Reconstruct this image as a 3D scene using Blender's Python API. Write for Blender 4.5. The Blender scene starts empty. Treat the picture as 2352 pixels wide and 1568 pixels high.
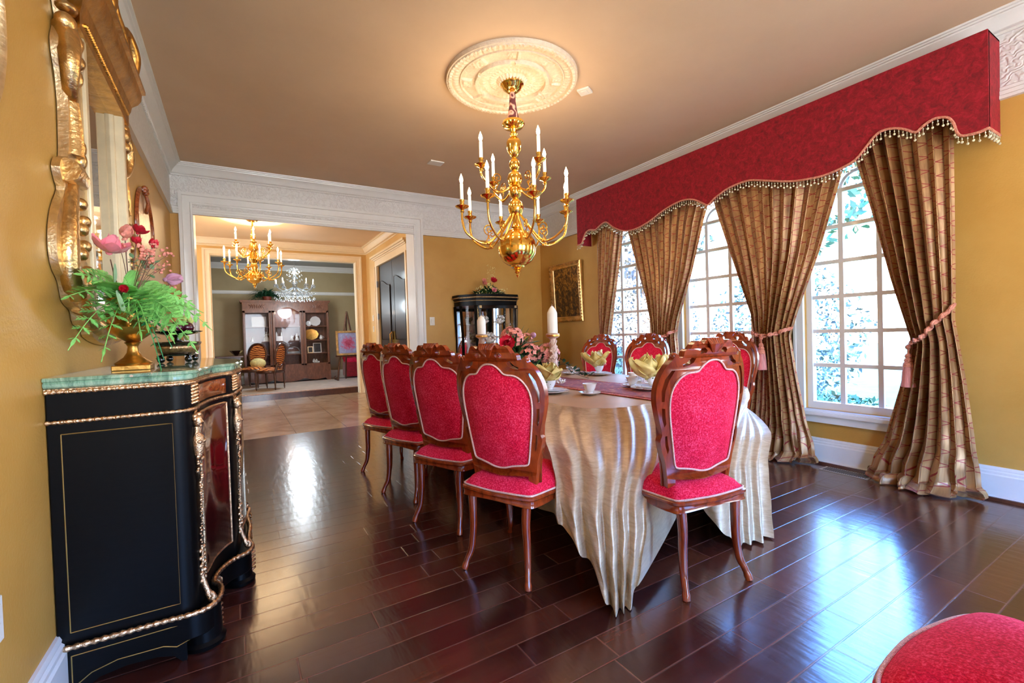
import bpy, bmesh, math, random
from mathutils import Vector, Matrix, Euler
import numpy as np
PI = math.pi
R = random.Random(7)
SC = bpy.context.scene
COL = SC.collection

# ------------------------------------------------------------------ camera
def make_camera():
    f, yaw, pitch, roll = 1048.56, math.radians(31.159), math.radians(-1.0764), math.radians(-1.7627)
    cy, sy, cp, sp = math.cos(yaw), math.sin(yaw), math.cos(pitch), math.sin(pitch)
    fw = Vector((sy * cp, cy * cp, sp)); rt = Vector((cy, -sy, 0)); up = rt.cross(fw)
    cr, sr = math.cos(roll), math.sin(roll)
    r2 = rt * cr + up * sr; u2 = -rt * sr + up * cr
    m = Matrix((r2, u2, -fw)).transposed().to_4x4(); m.translation = Vector((0, 0, 1.2))
    cam = bpy.data.cameras.new('camera'); cam.sensor_width = 36; cam.lens = 36 * f / 2352
    cam.clip_start = 0.02; cam.clip_end = 200
    o = bpy.data.objects.new('camera', cam); o.matrix_world = m; COL.objects.link(o); SC.camera = o
make_camera()

# ------------------------------------------------------------------ world, lights, exposure
W = bpy.data.worlds.new('world'); SC.world = W; W.use_nodes = True
nt = W.node_tree; nt.nodes.clear()
_o = nt.nodes.new('ShaderNodeOutputWorld'); _b = nt.nodes.new('ShaderNodeBackground')
_b.inputs[1].default_value = 16
_tc = nt.nodes.new('ShaderNodeTexCoord'); _sx = nt.nodes.new('ShaderNodeSeparateXYZ'); nt.links.new(_tc.outputs['Generated'], _sx.inputs[0])
_rp = nt.nodes.new('ShaderNodeValToRGB'); nt.links.new(_sx.outputs[2], _rp.inputs[0]); _e = _rp.color_ramp.elements
_e[0].position = .0; _e[0].color = (.95, 1.0, 1.05, 1); _e[1].position = .85; _e[1].color = (.16, .55, 1.9, 1)
_m = _e.new(.22); _m.color = (.62, .86, 1.15, 1); _m = _e.new(.42); _m.color = (.34, 1.0, 2.7, 1); nt.links.new(_rp.outputs[0], _b.inputs[0])
nt.links.new(_b.outputs[0], _o.inputs[0])
def light(name, kind, loc, energy, color, size=0.05, rot=None, size_y=None):
    l = bpy.data.lights.new(name, kind); l.energy = energy; l.color = color
    if kind == 'POINT': l.shadow_soft_size = size
    if kind == 'AREA':
        l.shape = 'RECTANGLE'; l.size = size; l.size_y = size_y or size
    if kind == 'SUN': l.angle = size
    o = bpy.data.objects.new(name, l); o.location = loc
    if rot: o.rotation_euler = rot
    COL.objects.link(o); return o
light('sun', 'SUN', (12, 3, 10), 9.0, (1, .96, .88), .02, (math.radians(28), math.radians(-14), 0))
YB_ = -2.2
for _y in (1.71, 2.974, 4.237, -0.6):                      # portals that guide sampling of the sky through the windows
    p = light('window_portal', 'AREA', (4.5, _y, 1.7), 1, (1, 1, 1), 2.5, (0, math.radians(90), 0), .95)
    p.data.cycles.is_portal = True
for _x in (.8, 2.7):  # portals for the added window openings in the back wall
    p = light('window_portal', 'AREA', (_x, YB_ - .2, 1.6), 1, (1, 1, 1), 1.2, (math.radians(90), 0, math.radians(180)), 2.4)
    p.data.cycles.is_portal = True
SC.view_settings.view_transform = 'Standard'; SC.view_settings.look = 'None'
SC.view_settings.exposure = 0.42; SC.view_settings.gamma = 1.0; SC.view_settings.use_curve_mapping = False
cy_ = SC.cycles
cy_.max_bounces = 7; cy_.diffuse_bounces = 4; cy_.glossy_bounces = 4; cy_.transmission_bounces = 6
cy_.transparent_max_bounces = 12; cy_.caustics_reflective = False; cy_.caustics_refractive = False
cy_.sample_clamp_indirect = 4.0; cy_.use_denoising = True
try: cy_.use_light_tree = True
except Exception: pass

# room constants
XL, XR, YF, YB, ZC = -0.56, 4.29, 6.12, -2.2, 3.145
YT = 6.42                      # far side of the wide opening
# ------------------------------------------------------------------ materials
def lin(c):
    return tuple(((v / 255) / 12.92 if v / 255 <= .04045 else ((v / 255 + .055) / 1.055) ** 2.4) for v in c) + (1,)
MATS = {}
class NT:
    def __init__(s, name):
        s.m = bpy.data.materials.new(name); s.m.use_nodes = True; s.t = s.m.node_tree; s.t.nodes.clear()
        s.out = s.t.nodes.new('ShaderNodeOutputMaterial'); s.b = s.t.nodes.new('ShaderNodeBsdfPrincipled')
        s.t.links.new(s.b.outputs[0], s.out.inputs[0]); MATS[name] = s.m
    def n(s, k, **kw):
        q = s.t.nodes.new('ShaderNode' + k)
        for a, v in kw.items(): setattr(q, a, v)
        return q
    def l(s, a, b): s.t.links.new(a, b)
    def set(s, **kw):
        for a, v in kw.items():
            s.b.inputs[a.replace('_', ' ')].default_value = v
    def math(s, op, a, b=None, c=None):
        q = s.n('Math', operation=op)
        for i, v in enumerate((a, b, c)):
            if v is None: continue
            if isinstance(v, (int, float)): q.inputs[i].default_value = v
            else: s.l(v, q.inputs[i])
        return q.outputs[0]
    def coord(s, kind='Object', scale=(1, 1, 1)):
        tc = s.n('TexCoord'); mp = s.n('Mapping'); mp.inputs['Scale'].default_value = scale
        s.l(tc.outputs[kind], mp.inputs[0]); return mp.outputs[0]
    def noise(s, co, scale, detail=3, rough=.55, dist=0):
        q = s.n('TexNoise'); q.inputs['Scale'].default_value = scale; q.inputs['Detail'].default_value = detail
        q.inputs['Roughness'].default_value = rough; q.inputs['Distortion'].default_value = dist
        s.l(co, q.inputs['Vector']); return q.outputs[0]
    def ramp(s, fac, stops, interp='LINEAR'):
        q = s.n('ValToRGB'); e = q.color_ramp.elements; q.color_ramp.interpolation = interp
        while len(e) < len(stops): e.new(.5)
        for i, (p, c) in enumerate(stops): e[i].position = p; e[i].color = c
        s.l(fac, q.inputs[0]); return q.outputs[0]
    def mix(s, fac, a, b):
        q = s.n('Mix', data_type='RGBA')
        for i, v in ((0, fac), (6, a), (7, b)):
            if isinstance(v, (int, float)): q.inputs[i].default_value = v
            elif isinstance(v, tuple): q.inputs[i].default_value = v
            else: s.l(v, q.inputs[i])
        return q.outputs[2]
    def bump(s, h, strength=.3, dist=.01, chain=None):
        q = s.n('Bump'); q.inputs['Strength'].default_value = strength; q.inputs['Distance'].default_value = dist
        s.l(h, q.inputs['Height'])
        if chain is not None: s.l(chain, q.inputs['Normal'])
        s.l(q.outputs[0], s.b.inputs['Normal']); return q.outputs[0]
def simple(name, c, rough=.5, metal=0, var=.12, vscale=8, bump=0, bscale=60, coat=0, sheen=0, stretch=(1, 1, 1), emit=0, spec=.5, kind='Object'):
    s = NT(name); a = lin(c); s.set(Roughness=rough, Metallic=metal)
    s.b.inputs['Specular IOR Level'].default_value = spec
    co = s.coord(kind, stretch)
    if var:
        f = s.noise(co, vscale, 4)
        d = tuple(max(0, v * (1 - var)) for v in a[:3]) + (1,); e = tuple(min(1, v * (1 + var)) for v in a[:3]) + (1,)
        s.l(s.ramp(f, [(.3, d), (.7, e)]), s.b.inputs['Base Color'])
    else: s.set(Base_Color=a)
    if bump: s.bump(s.noise(co, bscale, 2), bump, .01)
    if coat: s.set(Coat_Weight=coat, Coat_Roughness=.08)
    if sheen: s.set(Sheen_Weight=sheen, Sheen_Roughness=.4)
    if emit:
        s.set(Emission_Color=a, Emission_Strength=emit)
    return s.m

# painted stucco-paper walls
def wallmat(name, c, c2, bs=.25, rough=.5):
    s = NT(name); co = s.coord('Object')
    f = s.noise(co, 2.3, 5, .6); s.l(s.ramp(f, [(.3, lin(c)), (.7, lin(c2))]), s.b.inputs['Base Color'])
    s.set(Roughness=rough); s.bump(s.noise(co, 90, 3), bs, .004); return s.m
wallmat('wall_gold', (194, 146, 68), (205, 159, 82), .35, .42)
wallmat('wall_gold_foyer', (214, 172, 104), (222, 182, 116), .2, .55)
wallmat('wall_olive', (168, 150, 112), (178, 160, 122), .2, .6)
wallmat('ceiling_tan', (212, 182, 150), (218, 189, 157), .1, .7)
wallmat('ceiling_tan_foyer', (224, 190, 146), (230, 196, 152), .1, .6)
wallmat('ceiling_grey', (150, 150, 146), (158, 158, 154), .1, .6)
simple('white_trim', (232, 232, 230), .35, var=.02, coat=.2)
simple('cream_trim', (240, 218, 180), .35, var=.02)
# embossed frieze paper
s = NT('frieze_paper'); co = s.coord('Object')
w = s.noise(co, 7, 2, .5, 1.5)
v = s.n('TexVoronoi'); v.feature = 'DISTANCE_TO_EDGE'; v.inputs['Scale'].default_value = 16
wm = s.n('Mapping'); s.l(co, wm.inputs[0]); s.l(wm.outputs[0], v.inputs['Vector'])
k = s.n('TexWave'); k.wave_type = 'RINGS'; k.inputs['Scale'].default_value = 9; k.inputs['Distortion'].default_value = 12; k.inputs['Detail'].default_value = 1.5
k.inputs['Detail Scale'].default_value = 2.2; s.l(co, k.inputs['Vector'])
h = s.math('ADD', k.outputs[1], s.math('MULTIPLY', v.outputs[0], 2.0))
s.l(s.ramp(h, [(.35, lin((222, 221, 220))), (.8, lin((229, 229, 228)))]), s.b.inputs['Base Color'])
s.set(Roughness=.5); s.bump(h, .6, .006)

# hardwood planks (run along X)
def planks():
    s = NT('hardwood'); tc = s.n('TexCoord'); sp = s.n('SeparateXYZ'); s.l(tc.outputs['Object'], sp.inputs[0])
    x, y = sp.outputs[0], sp.outputs[1]
    yy = s.math('DIVIDE', s.math('SUBTRACT', y, 0.0317), .133)
    row = s.math('FLOOR', yy); fy = s.math('SUBTRACT', yy, row)
    wn = s.n('TexWhiteNoise', noise_dimensions='1D'); s.l(row, wn.inputs['W'])
    xx = s.math('ADD', s.math('DIVIDE', x, .92), s.math('MULTIPLY', wn.outputs[0], 7.3))
    c = s.math('FLOOR', xx); fx = s.math('SUBTRACT', xx, c)
    # every plank gets a tone of its own
    cv = s.n('CombineXYZ'); s.l(row, cv.inputs[0]); s.l(c, cv.inputs[1])
    w2 = s.n('TexWhiteNoise', noise_dimensions='2D'); s.l(cv.outputs[0], w2.inputs['Vector'])
    ex = s.math('MULTIPLY', s.math('MINIMUM', fx, s.math('SUBTRACT', 1, fx)), .92)
    ey = s.math('MULTIPLY', s.math('MINIMUM', fy, s.math('SUBTRACT', 1, fy)), .133)
    e = s.math('MINIMUM', ex, ey)
    edge = s.n('MapRange'); edge.inputs[1].default_value = 0.0008; edge.inputs[2].default_value = .0045; s.l(e, edge.inputs[0]); E = edge.outputs[0]
    mp = s.n('Mapping'); mp.inputs['Scale'].default_value = (2.2, 22, 1); s.l(tc.outputs['Object'], mp.inputs[0])
    add = s.n('VectorMath', operation='ADD'); s.l(mp.outputs[0], add.inputs[0]); s.l(w2.outputs[1], add.inputs[1])
    g = s.noise(add.outputs[0], 2.0, 6, .65, .6)
    big = s.noise(s.coord('Object', (1, 2.5, 1)), 1.6, 3)
    t = s.math('ADD', s.math('MULTIPLY', w2.outputs[0], .30), s.math('ADD', s.math('MULTIPLY', g, .55), s.math('MULTIPLY', big, .35)))
    colr = s.ramp(t, [(.28, lin((38, 16, 13))), (.58, lin((68, 32, 23))), (.82, lin((98, 50, 32))), (1.0, lin((136, 80, 48)))])
    s.l(s.mix(E, lin((110, 66, 56)), colr), s.b.inputs['Base Color'])  # lighter seam colour paints in the pinkish glints along plank edges
    rip = s.noise(s.coord('Object', (7, 1.6, 1)), 3.5, 2, .5)
    s.l(s.math('ADD', .13, s.math('MULTIPLY', g, .14)), s.b.inputs['Roughness'])
    b1 = s.bump(E, .55, .0025); b2 = s.bump(rip, .16, .012, b1); s.bump(g, .10, .002, b2)
    s.set(Coat_Weight=.9, Coat_Roughness=.2)
planks()
# polished marble tiles
s = NT('marble_tile'); co = s.coord('Object')
br = s.n('TexBrick'); br.offset = 0; br.inputs['Scale'].default_value = 1; br.inputs['Brick Width'].default_value = .62; br.inputs['Row Height'].default_value = .62
br.inputs['Mortar Size'].default_value = .004; s.l(co, br.inputs['Vector'])
f = s.noise(co, 1.8, 8, .62, 1.2)
cc = s.ramp(f, [(.3, lin((176, 146, 112))), (.55, lin((206, 180, 146))), (.75, lin((222, 200, 168)))])
s.l(s.mix(br.outputs['Fac'], cc, lin((150, 120, 92))), s.b.inputs['Base Color']); s.set(Roughness=.12)
# green marble top
s = NT('green_marble'); co = s.coord('Object', (3, 1, 1))
f = s.noise(co, 5, 8, .7, 2.4); f2 = s.noise(co, 9, 5, .6, 3)
c1 = s.ramp(f, [(.26, lin((50, 72, 68))), (.40, lin((104, 142, 120))), (.55, lin((150, 188, 160))), (.68, lin((196, 216, 190))), (.8, lin((90, 110, 98)))])
s.l(s.mix(s.math('GREATER_THAN', f2, .66), c1, lin((206, 186, 164))), s.b.inputs['Base Color']); s.set(Roughness=.08, Coat_Weight=.5)
# woods and metals
def wood(name, dark, light_, rough=.25, stretch=(2, 2, .6), scale=9, coat=.6):
    s = NT(name); co = s.coord('Object', stretch); f = s.noise(co, scale, 6, .6, 1.2)
    s.l(s.ramp(f, [(.3, lin(dark)), (.72, lin(light_))]), s.b.inputs['Base Color']); s.set(Roughness=rough, Coat_Weight=coat, Coat_Roughness=.1)
wood('mahogany', (104, 32, 10), (168, 66, 24), .2)
wood('walnut', (92, 52, 36), (138, 84, 58), .4, coat=.2)
wood('ebonised', (3, 3, 4), (9, 8, 8), .38, (1, 1, 6), 14, 0); MATS['ebonised'].node_tree.nodes['Principled BSDF'].inputs['Specular IOR Level'].default_value = .12
wood('black_door', (14, 8, 8), (30, 18, 16), .4, (1, 1, .3), 8, .15)
wood('dark_table', (56, 24, 16), (90, 44, 28), .3)
wood('burl', (110, 46, 20), (176, 92, 44), .2, (1, 1, 1), 40, .8)
simple('brass', (250, 200, 98), .14, 1, .08, 20)
simple('aged_gilt', (222, 184, 124), .34, 1, .35, 14, .4, 50)
simple('gold_leaf', (198, 150, 78), .34, 1, .3, 12, .3, 40)
simple('silver_gilt', (236, 212, 170), .36, 1, .22, 16, .3, 60)
simple('ormolu', (214, 176, 136), .34, 1, .35, 60, .4, 160)
simple('inlay', (170, 140, 80), .4, .6, .1)
simple('steel', (190, 190, 188), .3, 1, .05)
simple('mirror_glass', (225, 228, 226), .02, 1, 0)
simple('porcelain', (240, 238, 232), .12, var=.02, coat=.6)
simple('candle_wax', (236, 232, 222), .45, var=.04)
simple('candle_sleeve', (250, 244, 235), .5, var=.02, emit=.35)
simple('plastic_white', (236, 234, 228), .4, var=.02)
simple('plaster_white', (226, 210, 188), .5, var=.10, vscale=40, bump=.5, bscale=70)
simple('black_lacquer', (10, 9, 10), .12, var=.2, coat=.8)
simple('dark_bowl', (26, 12, 14), .15, var=.2, coat=.8)
simple('gilt_relief', (190, 160, 112), .4, .8, .4, 70, .6, 120)
simple('resin_pink', (212, 180, 160), .5, .0, .25, 30, .6, 70)
simple('vent_metal', (176, 172, 160), .45, .5, .05)
simple('fern_leaf', (138, 206, 112), .45, var=.3, vscale=20)
simple('fern_leaf_blue', (48, 148, 92), .45, var=.3, vscale=20)
simple('dark_fern', (14, 62, 34), .5, var=.4, vscale=20)
simple('leaf_green', (70, 112, 58), .45, var=.35, vscale=25)
simple('leaf_deep', (30, 74, 44), .45, var=.35, vscale=25)
simple('leaf_pale', (150, 190, 150), .5, var=.2, vscale=25)
simple('twig', (120, 84, 74), .6, var=.2)
simple('petal_pink', (232, 132, 150), .5, var=.18, vscale=30, sheen=.3)
simple('petal_blush', (226, 146, 132), .5, var=.3, vscale=60)
simple('petal_red', (196, 22, 48), .45, var=.25, vscale=30)
simple('petal_mauve', (186, 134, 160), .5, var=.2, vscale=30)
simple('petal_cream', (232, 218, 150), .5, var=.2, vscale=30)
simple('grape_green', (190, 206, 120), .25, var=.1, coat=.4)
simple('plum', (62, 14, 34), .2, var=.2, coat=.4)
simple('apple_red', (210, 30, 40), .2, var=.2, coat=.5)
simple('cherry_red', (176, 12, 24), .12, var=.1, coat=.7)
simple('seam_ribbon', (236, 190, 176), .55, var=.2, vscale=200, bump=.6, bscale=260)
simple('rope', (214, 140, 116), .6, var=.35, vscale=120, bump=.8, bscale=160)
simple('tassel_pink', (206, 134, 128), .6, var=.35, vscale=80, stretch=(1, 1, .1))
simple('bead', (236, 214, 180), .08, var=.5, vscale=40, coat=1)
simple('rug', (196, 180, 168), .95, var=.14, vscale=5, bump=.3, bscale=120)
simple('red_velvet_dark', (150, 16, 26), .8, var=.3, vscale=20, sheen=.6)
simple('frame_photo', (40, 40, 44), .4, var=.8, vscale=14)
simple('grey_fur', (120, 110, 100), .6)
simple('grout_dark', (18, 14, 12), .6)
# red chenille of the chairs
def chenille(name, a, b, c, sc_=150):
    s = NT(name); co = s.coord('Object'); f = s.noise(co, sc_, 2, .7); g = s.noise(co, 7, 3)
    t = s.math('ADD', s.math('MULTIPLY', f, .8), s.math('MULTIPLY', g, .25))
    s.l(s.ramp(t, [(.32, lin(a)), (.52, lin(b)), (.7, lin(c))]), s.b.inputs['Base Color'])
    s.set(Roughness=.9, Sheen_Weight=.25, Sheen_Roughness=.4); s.b.inputs['Sheen Tint'].default_value = lin((255, 120, 140)); s.bump(f, .5, .003)
    s.b.inputs['Specular IOR Level'].default_value = .2
chenille('red_chenille', (172, 4, 34), (226, 16, 60), (250, 84, 116))
# crushed red velvet of the valance
s = NT('valance_velvet'); co = s.coord('Object'); f = s.noise(co, 20, 6, .75, .8); g = s.noise(co, 75, 2)
t = s.math('ADD', s.math('MULTIPLY', f, .85), s.math('MULTIPLY', g, .2))
s.l(s.ramp(t, [(.36, lin((96, 0, 12))), (.56, lin((144, 2, 24))), (.76, lin((186, 20, 48)))]), s.b.inputs['Base Color'])
s.set(Roughness=.8, Sheen_Weight=.08); s.b.inputs['Sheen Tint'].default_value = lin((255, 110, 130)); s.bump(f, .3, .01)
# gold curtain silk with a red diamond trellis, laid out in the cloth's own coordinates (metres)
s = NT('curtain_silk'); tc = s.n('TexCoord'); sp = s.n('SeparateXYZ'); s.l(tc.outputs['UV'], sp.inputs[0]); u, v = sp.outputs[0], sp.outputs[1]
def dline(q, p, w):
    a = s.math('DIVIDE', q, p); fr = s.math('ABSOLUTE', s.math('SUBTRACT', s.math('FRACT', a), .5)); return s.math('GREATER_THAN', fr, .5 - w)
vv = s.math('MULTIPLY', v, 1.55)
L1 = dline(s.math('ADD', u, vv), .15, .03); L2 = dline(s.math('SUBTRACT', u, vv), .15, .03)
Ld = s.math('MAXIMUM', L1, L2)
mp = s.n('Mapping'); mp.inputs['Scale'].default_value = (60, 4, 1); s.l(tc.outputs['UV'], mp.inputs[0])
f = s.noise(mp.outputs[0], 1, 3); cc = s.ramp(f, [(.3, lin((118, 80, 44))), (.5, lin((158, 114, 68))), (.72, lin((194, 152, 100)))])
s.l(s.mix(Ld, cc, lin((132, 22, 16))), s.b.inputs['Base Color'])
s.set(Roughness=.38, Metallic=.25, Sheen_Weight=.2)
# silvery champagne satin of the table skirt
s = NT('champagne_satin'); co = s.coord('Object', (1, 1, 6)); f = s.noise(co, 14, 4, .6, 1)
s.l(s.ramp(f, [(.3, lin((178, 152, 118))), (.7, lin((206, 184, 150)))]), s.b.inputs['Base Color']); s.set(Roughness=.36, Metallic=.22, Sheen_Weight=.2)
s.bump(s.noise(s.coord('Object', (1, 1, 2.5)), 34, 4, .6, 1), .3, .005)
s = NT('napkin_gold'); co = s.coord('Object'); f = s.noise(co, 30, 4)
s.l(s.ramp(f, [(.3, lin((200, 172, 92))), (.7, lin((220, 196, 122)))]), s.b.inputs['Base Color']); s.set(Roughness=.5, Metallic=.15)
# red brocade runner
s = NT('runner_brocade'); co = s.coord('Object'); f = s.noise(co, 26, 4, .6, 3); v2 = s.n('TexVoronoi'); v2.inputs['Scale'].default_value = 34; s.l(co, v2.inputs['Vector'])
t = s.math('ADD', s.math('MULTIPLY', f, .7), s.math('MULTIPLY', v2.outputs[0], .5))
s.l(s.ramp(t, [(.3, lin((96, 10, 20))), (.45, lin((156, 24, 36))), (.58, lin((120, 70, 60))), (.68, lin((172, 40, 44))), (.85, lin((196, 140, 80)))]), s.b.inputs['Base Color'])
s.set(Roughness=.6, Sheen_Weight=.05); s.bump(t, .5, .004)
s = NT('runner_border'); co = s.coord('Object'); f = s.noise(co, 60, 3, .6, 2)
s.l(s.ramp(f, [(.4, lin((168, 22, 34))), (.55, lin((214, 150, 76))), (.7, lin((180, 30, 34)))], 'CONSTANT'), s.b.inputs['Base Color']); s.set(Roughness=.55)
# orange medallion damask
s = NT('orange_damask'); co = s.coord('Object'); k = s.n('TexWave'); k.wave_type = 'RINGS'; k.inputs['Scale'].default_value = 7; k.inputs['Distortion'].default_value = 6; k.inputs['Detail'].default_value = 1
s.l(co, k.inputs['Vector']); s.l(s.ramp(k.outputs[1], [(.25, lin((92, 22, 8))), (.45, lin((226, 120, 46))), (.8, lin((240, 156, 84)))]), s.b.inputs['Base Color']); s.set(Roughness=.6)
# printed porcelain
s = NT('porcelain_rose'); co = s.coord('Object'); v3 = s.n('TexVoronoi'); v3.inputs['Scale'].default_value = 38; s.l(co, v3.inputs['Vector'])
m1 = s.math('LESS_THAN', v3.outputs[0], .24); rr = s.n('SeparateColor'); s.l(v3.outputs[1], rr.inputs[0])
pk = s.ramp(rr.outputs[0], [(.0, lin((240, 238, 232))), (.55, lin((196, 84, 96))), (.75, lin((96, 136, 84))), (.9, lin((120, 130, 160)))], 'CONSTANT')
s.l(s.mix(m1, lin((240, 238, 232)), pk), s.b.inputs['Base Color']); s.set(Roughness=.12, Coat_Weight=.6)
# patterned cloth sleeve over the chain
s = NT('chain_sleeve_cloth'); co = s.coord('Object'); k = s.n('TexWave'); k.inputs['Scale'].default_value = 9; k.inputs['Distortion'].default_value = 14; k.inputs['Detail'].default_value = 2
s.l(co, k.inputs['Vector']); s.l(s.ramp(k.outputs[1], [(.4, lin((96, 44, 50))), (.7, lin((150, 92, 92))), (.9, lin((226, 178, 160)))]), s.b.inputs['Base Color']); s.set(Roughness=.6); s.bump(k.outputs[1], .5, .004)
# bulbs
def emis(name, c, st):
    s = NT(name); s.set(Base_Color=c + (1,), Emission_Color=c + (1,), Emission_Strength=st)
emis('bulb_warm', (1, .80, .52), 14); emis('bulb_cool', (.78, .92, 1), 12)
# thin glass
def glass(name, tint=(1, 1, 1), gl=.04, bl=.35):
    m = bpy.data.materials.new(name); m.use_nodes = True; t = m.node_tree; t.nodes.clear(); MATS[name] = m
    o = t.nodes.new('ShaderNodeOutputMaterial'); mx = t.nodes.new('ShaderNodeMixShader'); tr = t.nodes.new('ShaderNodeBsdfTransparent'); g = t.nodes.new('ShaderNodeBsdfGlossy')
    lw = t.nodes.new('ShaderNodeLayerWeight'); lw.inputs[0].default_value = bl; g.inputs['Roughness'].default_value = .02
    mt = t.nodes.new('ShaderNodeMath'); mt.operation = 'MULTIPLY_ADD'; mt.inputs[1].default_value = .4; mt.inputs[2].default_value = gl
    tr.inputs[0].default_value = tint + (1,); t.links.new(lw.outputs[0], mt.inputs[0]); t.links.new(mt.outputs[0], mx.inputs[0])
    t.links.new(tr.outputs[0], mx.inputs[1]); t.links.new(g.outputs[0], mx.inputs[2]); t.links.new(mx.outputs[0], o.inputs[0])
glass('window_glass'); glass('cabinet_glass', (.96, .95, .96), .012, .12)
s = NT('crystal'); s.set(Base_Color=(.9, .96, 1, 1), Roughness=.04, Transmission_Weight=.75, IOR=1.5)
# small oil painting: a hall of arches with gold lights
s = NT('oil_painting'); co = s.coord('UV', (1, 1, 1)); sp = s.n('SeparateXYZ'); s.l(co, sp.inputs[0])
ar = s.math('ABSOLUTE', s.math('SINE', s.math('MULTIPLY', sp.outputs[0], 14))); low = s.math('LESS_THAN', sp.outputs[1], .55)
f = s.noise(co, 14, 5, .6, 1); col = s.ramp(f, [(.35, lin((44, 26, 14))), (.5, lin((112, 70, 26))), (.6, lin((190, 134, 50))), (.75, lin((80, 60, 50)))])
s.l(s.mix(s.math('MULTIPLY', s.math('MULTIPLY', ar, low), .7), col, lin((40, 26, 22))), s.b.inputs['Base Color']); s.set(Roughness=.4)
s = NT('flower_painting'); co = s.coord('UV', (1, 1, 1)); gr = s.n('TexGradient', gradient_type='SPHERICAL'); mp = s.n('Mapping'); mp.inputs['Location'].default_value = (-1.25, -1.2, 0); mp.inputs['Scale'].default_value = (2.5, 2.5, 1); s.l(co, mp.inputs[0]); s.l(mp.outputs[0], gr.inputs[0])
f = s.noise(co, 9, 4, .6, 1); t = s.math('ADD', s.math('MULTIPLY', gr.outputs[1], .5), s.math('MULTIPLY', f, .9))
s.l(s.ramp(t, [(.2, lin((178, 184, 206))), (.5, lin((150, 150, 186))), (.7, lin((196, 90, 120))), (.95, lin((160, 40, 70)))]), s.b.inputs['Base Color']); s.set(Roughness=.5)
simple('oval_relief', (188, 150, 112), .3, .3, .3, 20, .6, 40)
# outside
simple('lawn', (70, 96, 44), .9, var=.3, vscale=3)
simple('tree_leaf', (34, 80, 62), .7, var=.4, vscale=1.5)
simple('tree_leaf_pale', (66, 84, 84), .7, var=.3, vscale=1.5)
simple('bark', (110, 96, 84), .9)
simple('brick_outside', (196, 178, 164), .9)
simple('crest_wood', (120, 52, 24), .2, coat=.8)

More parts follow.
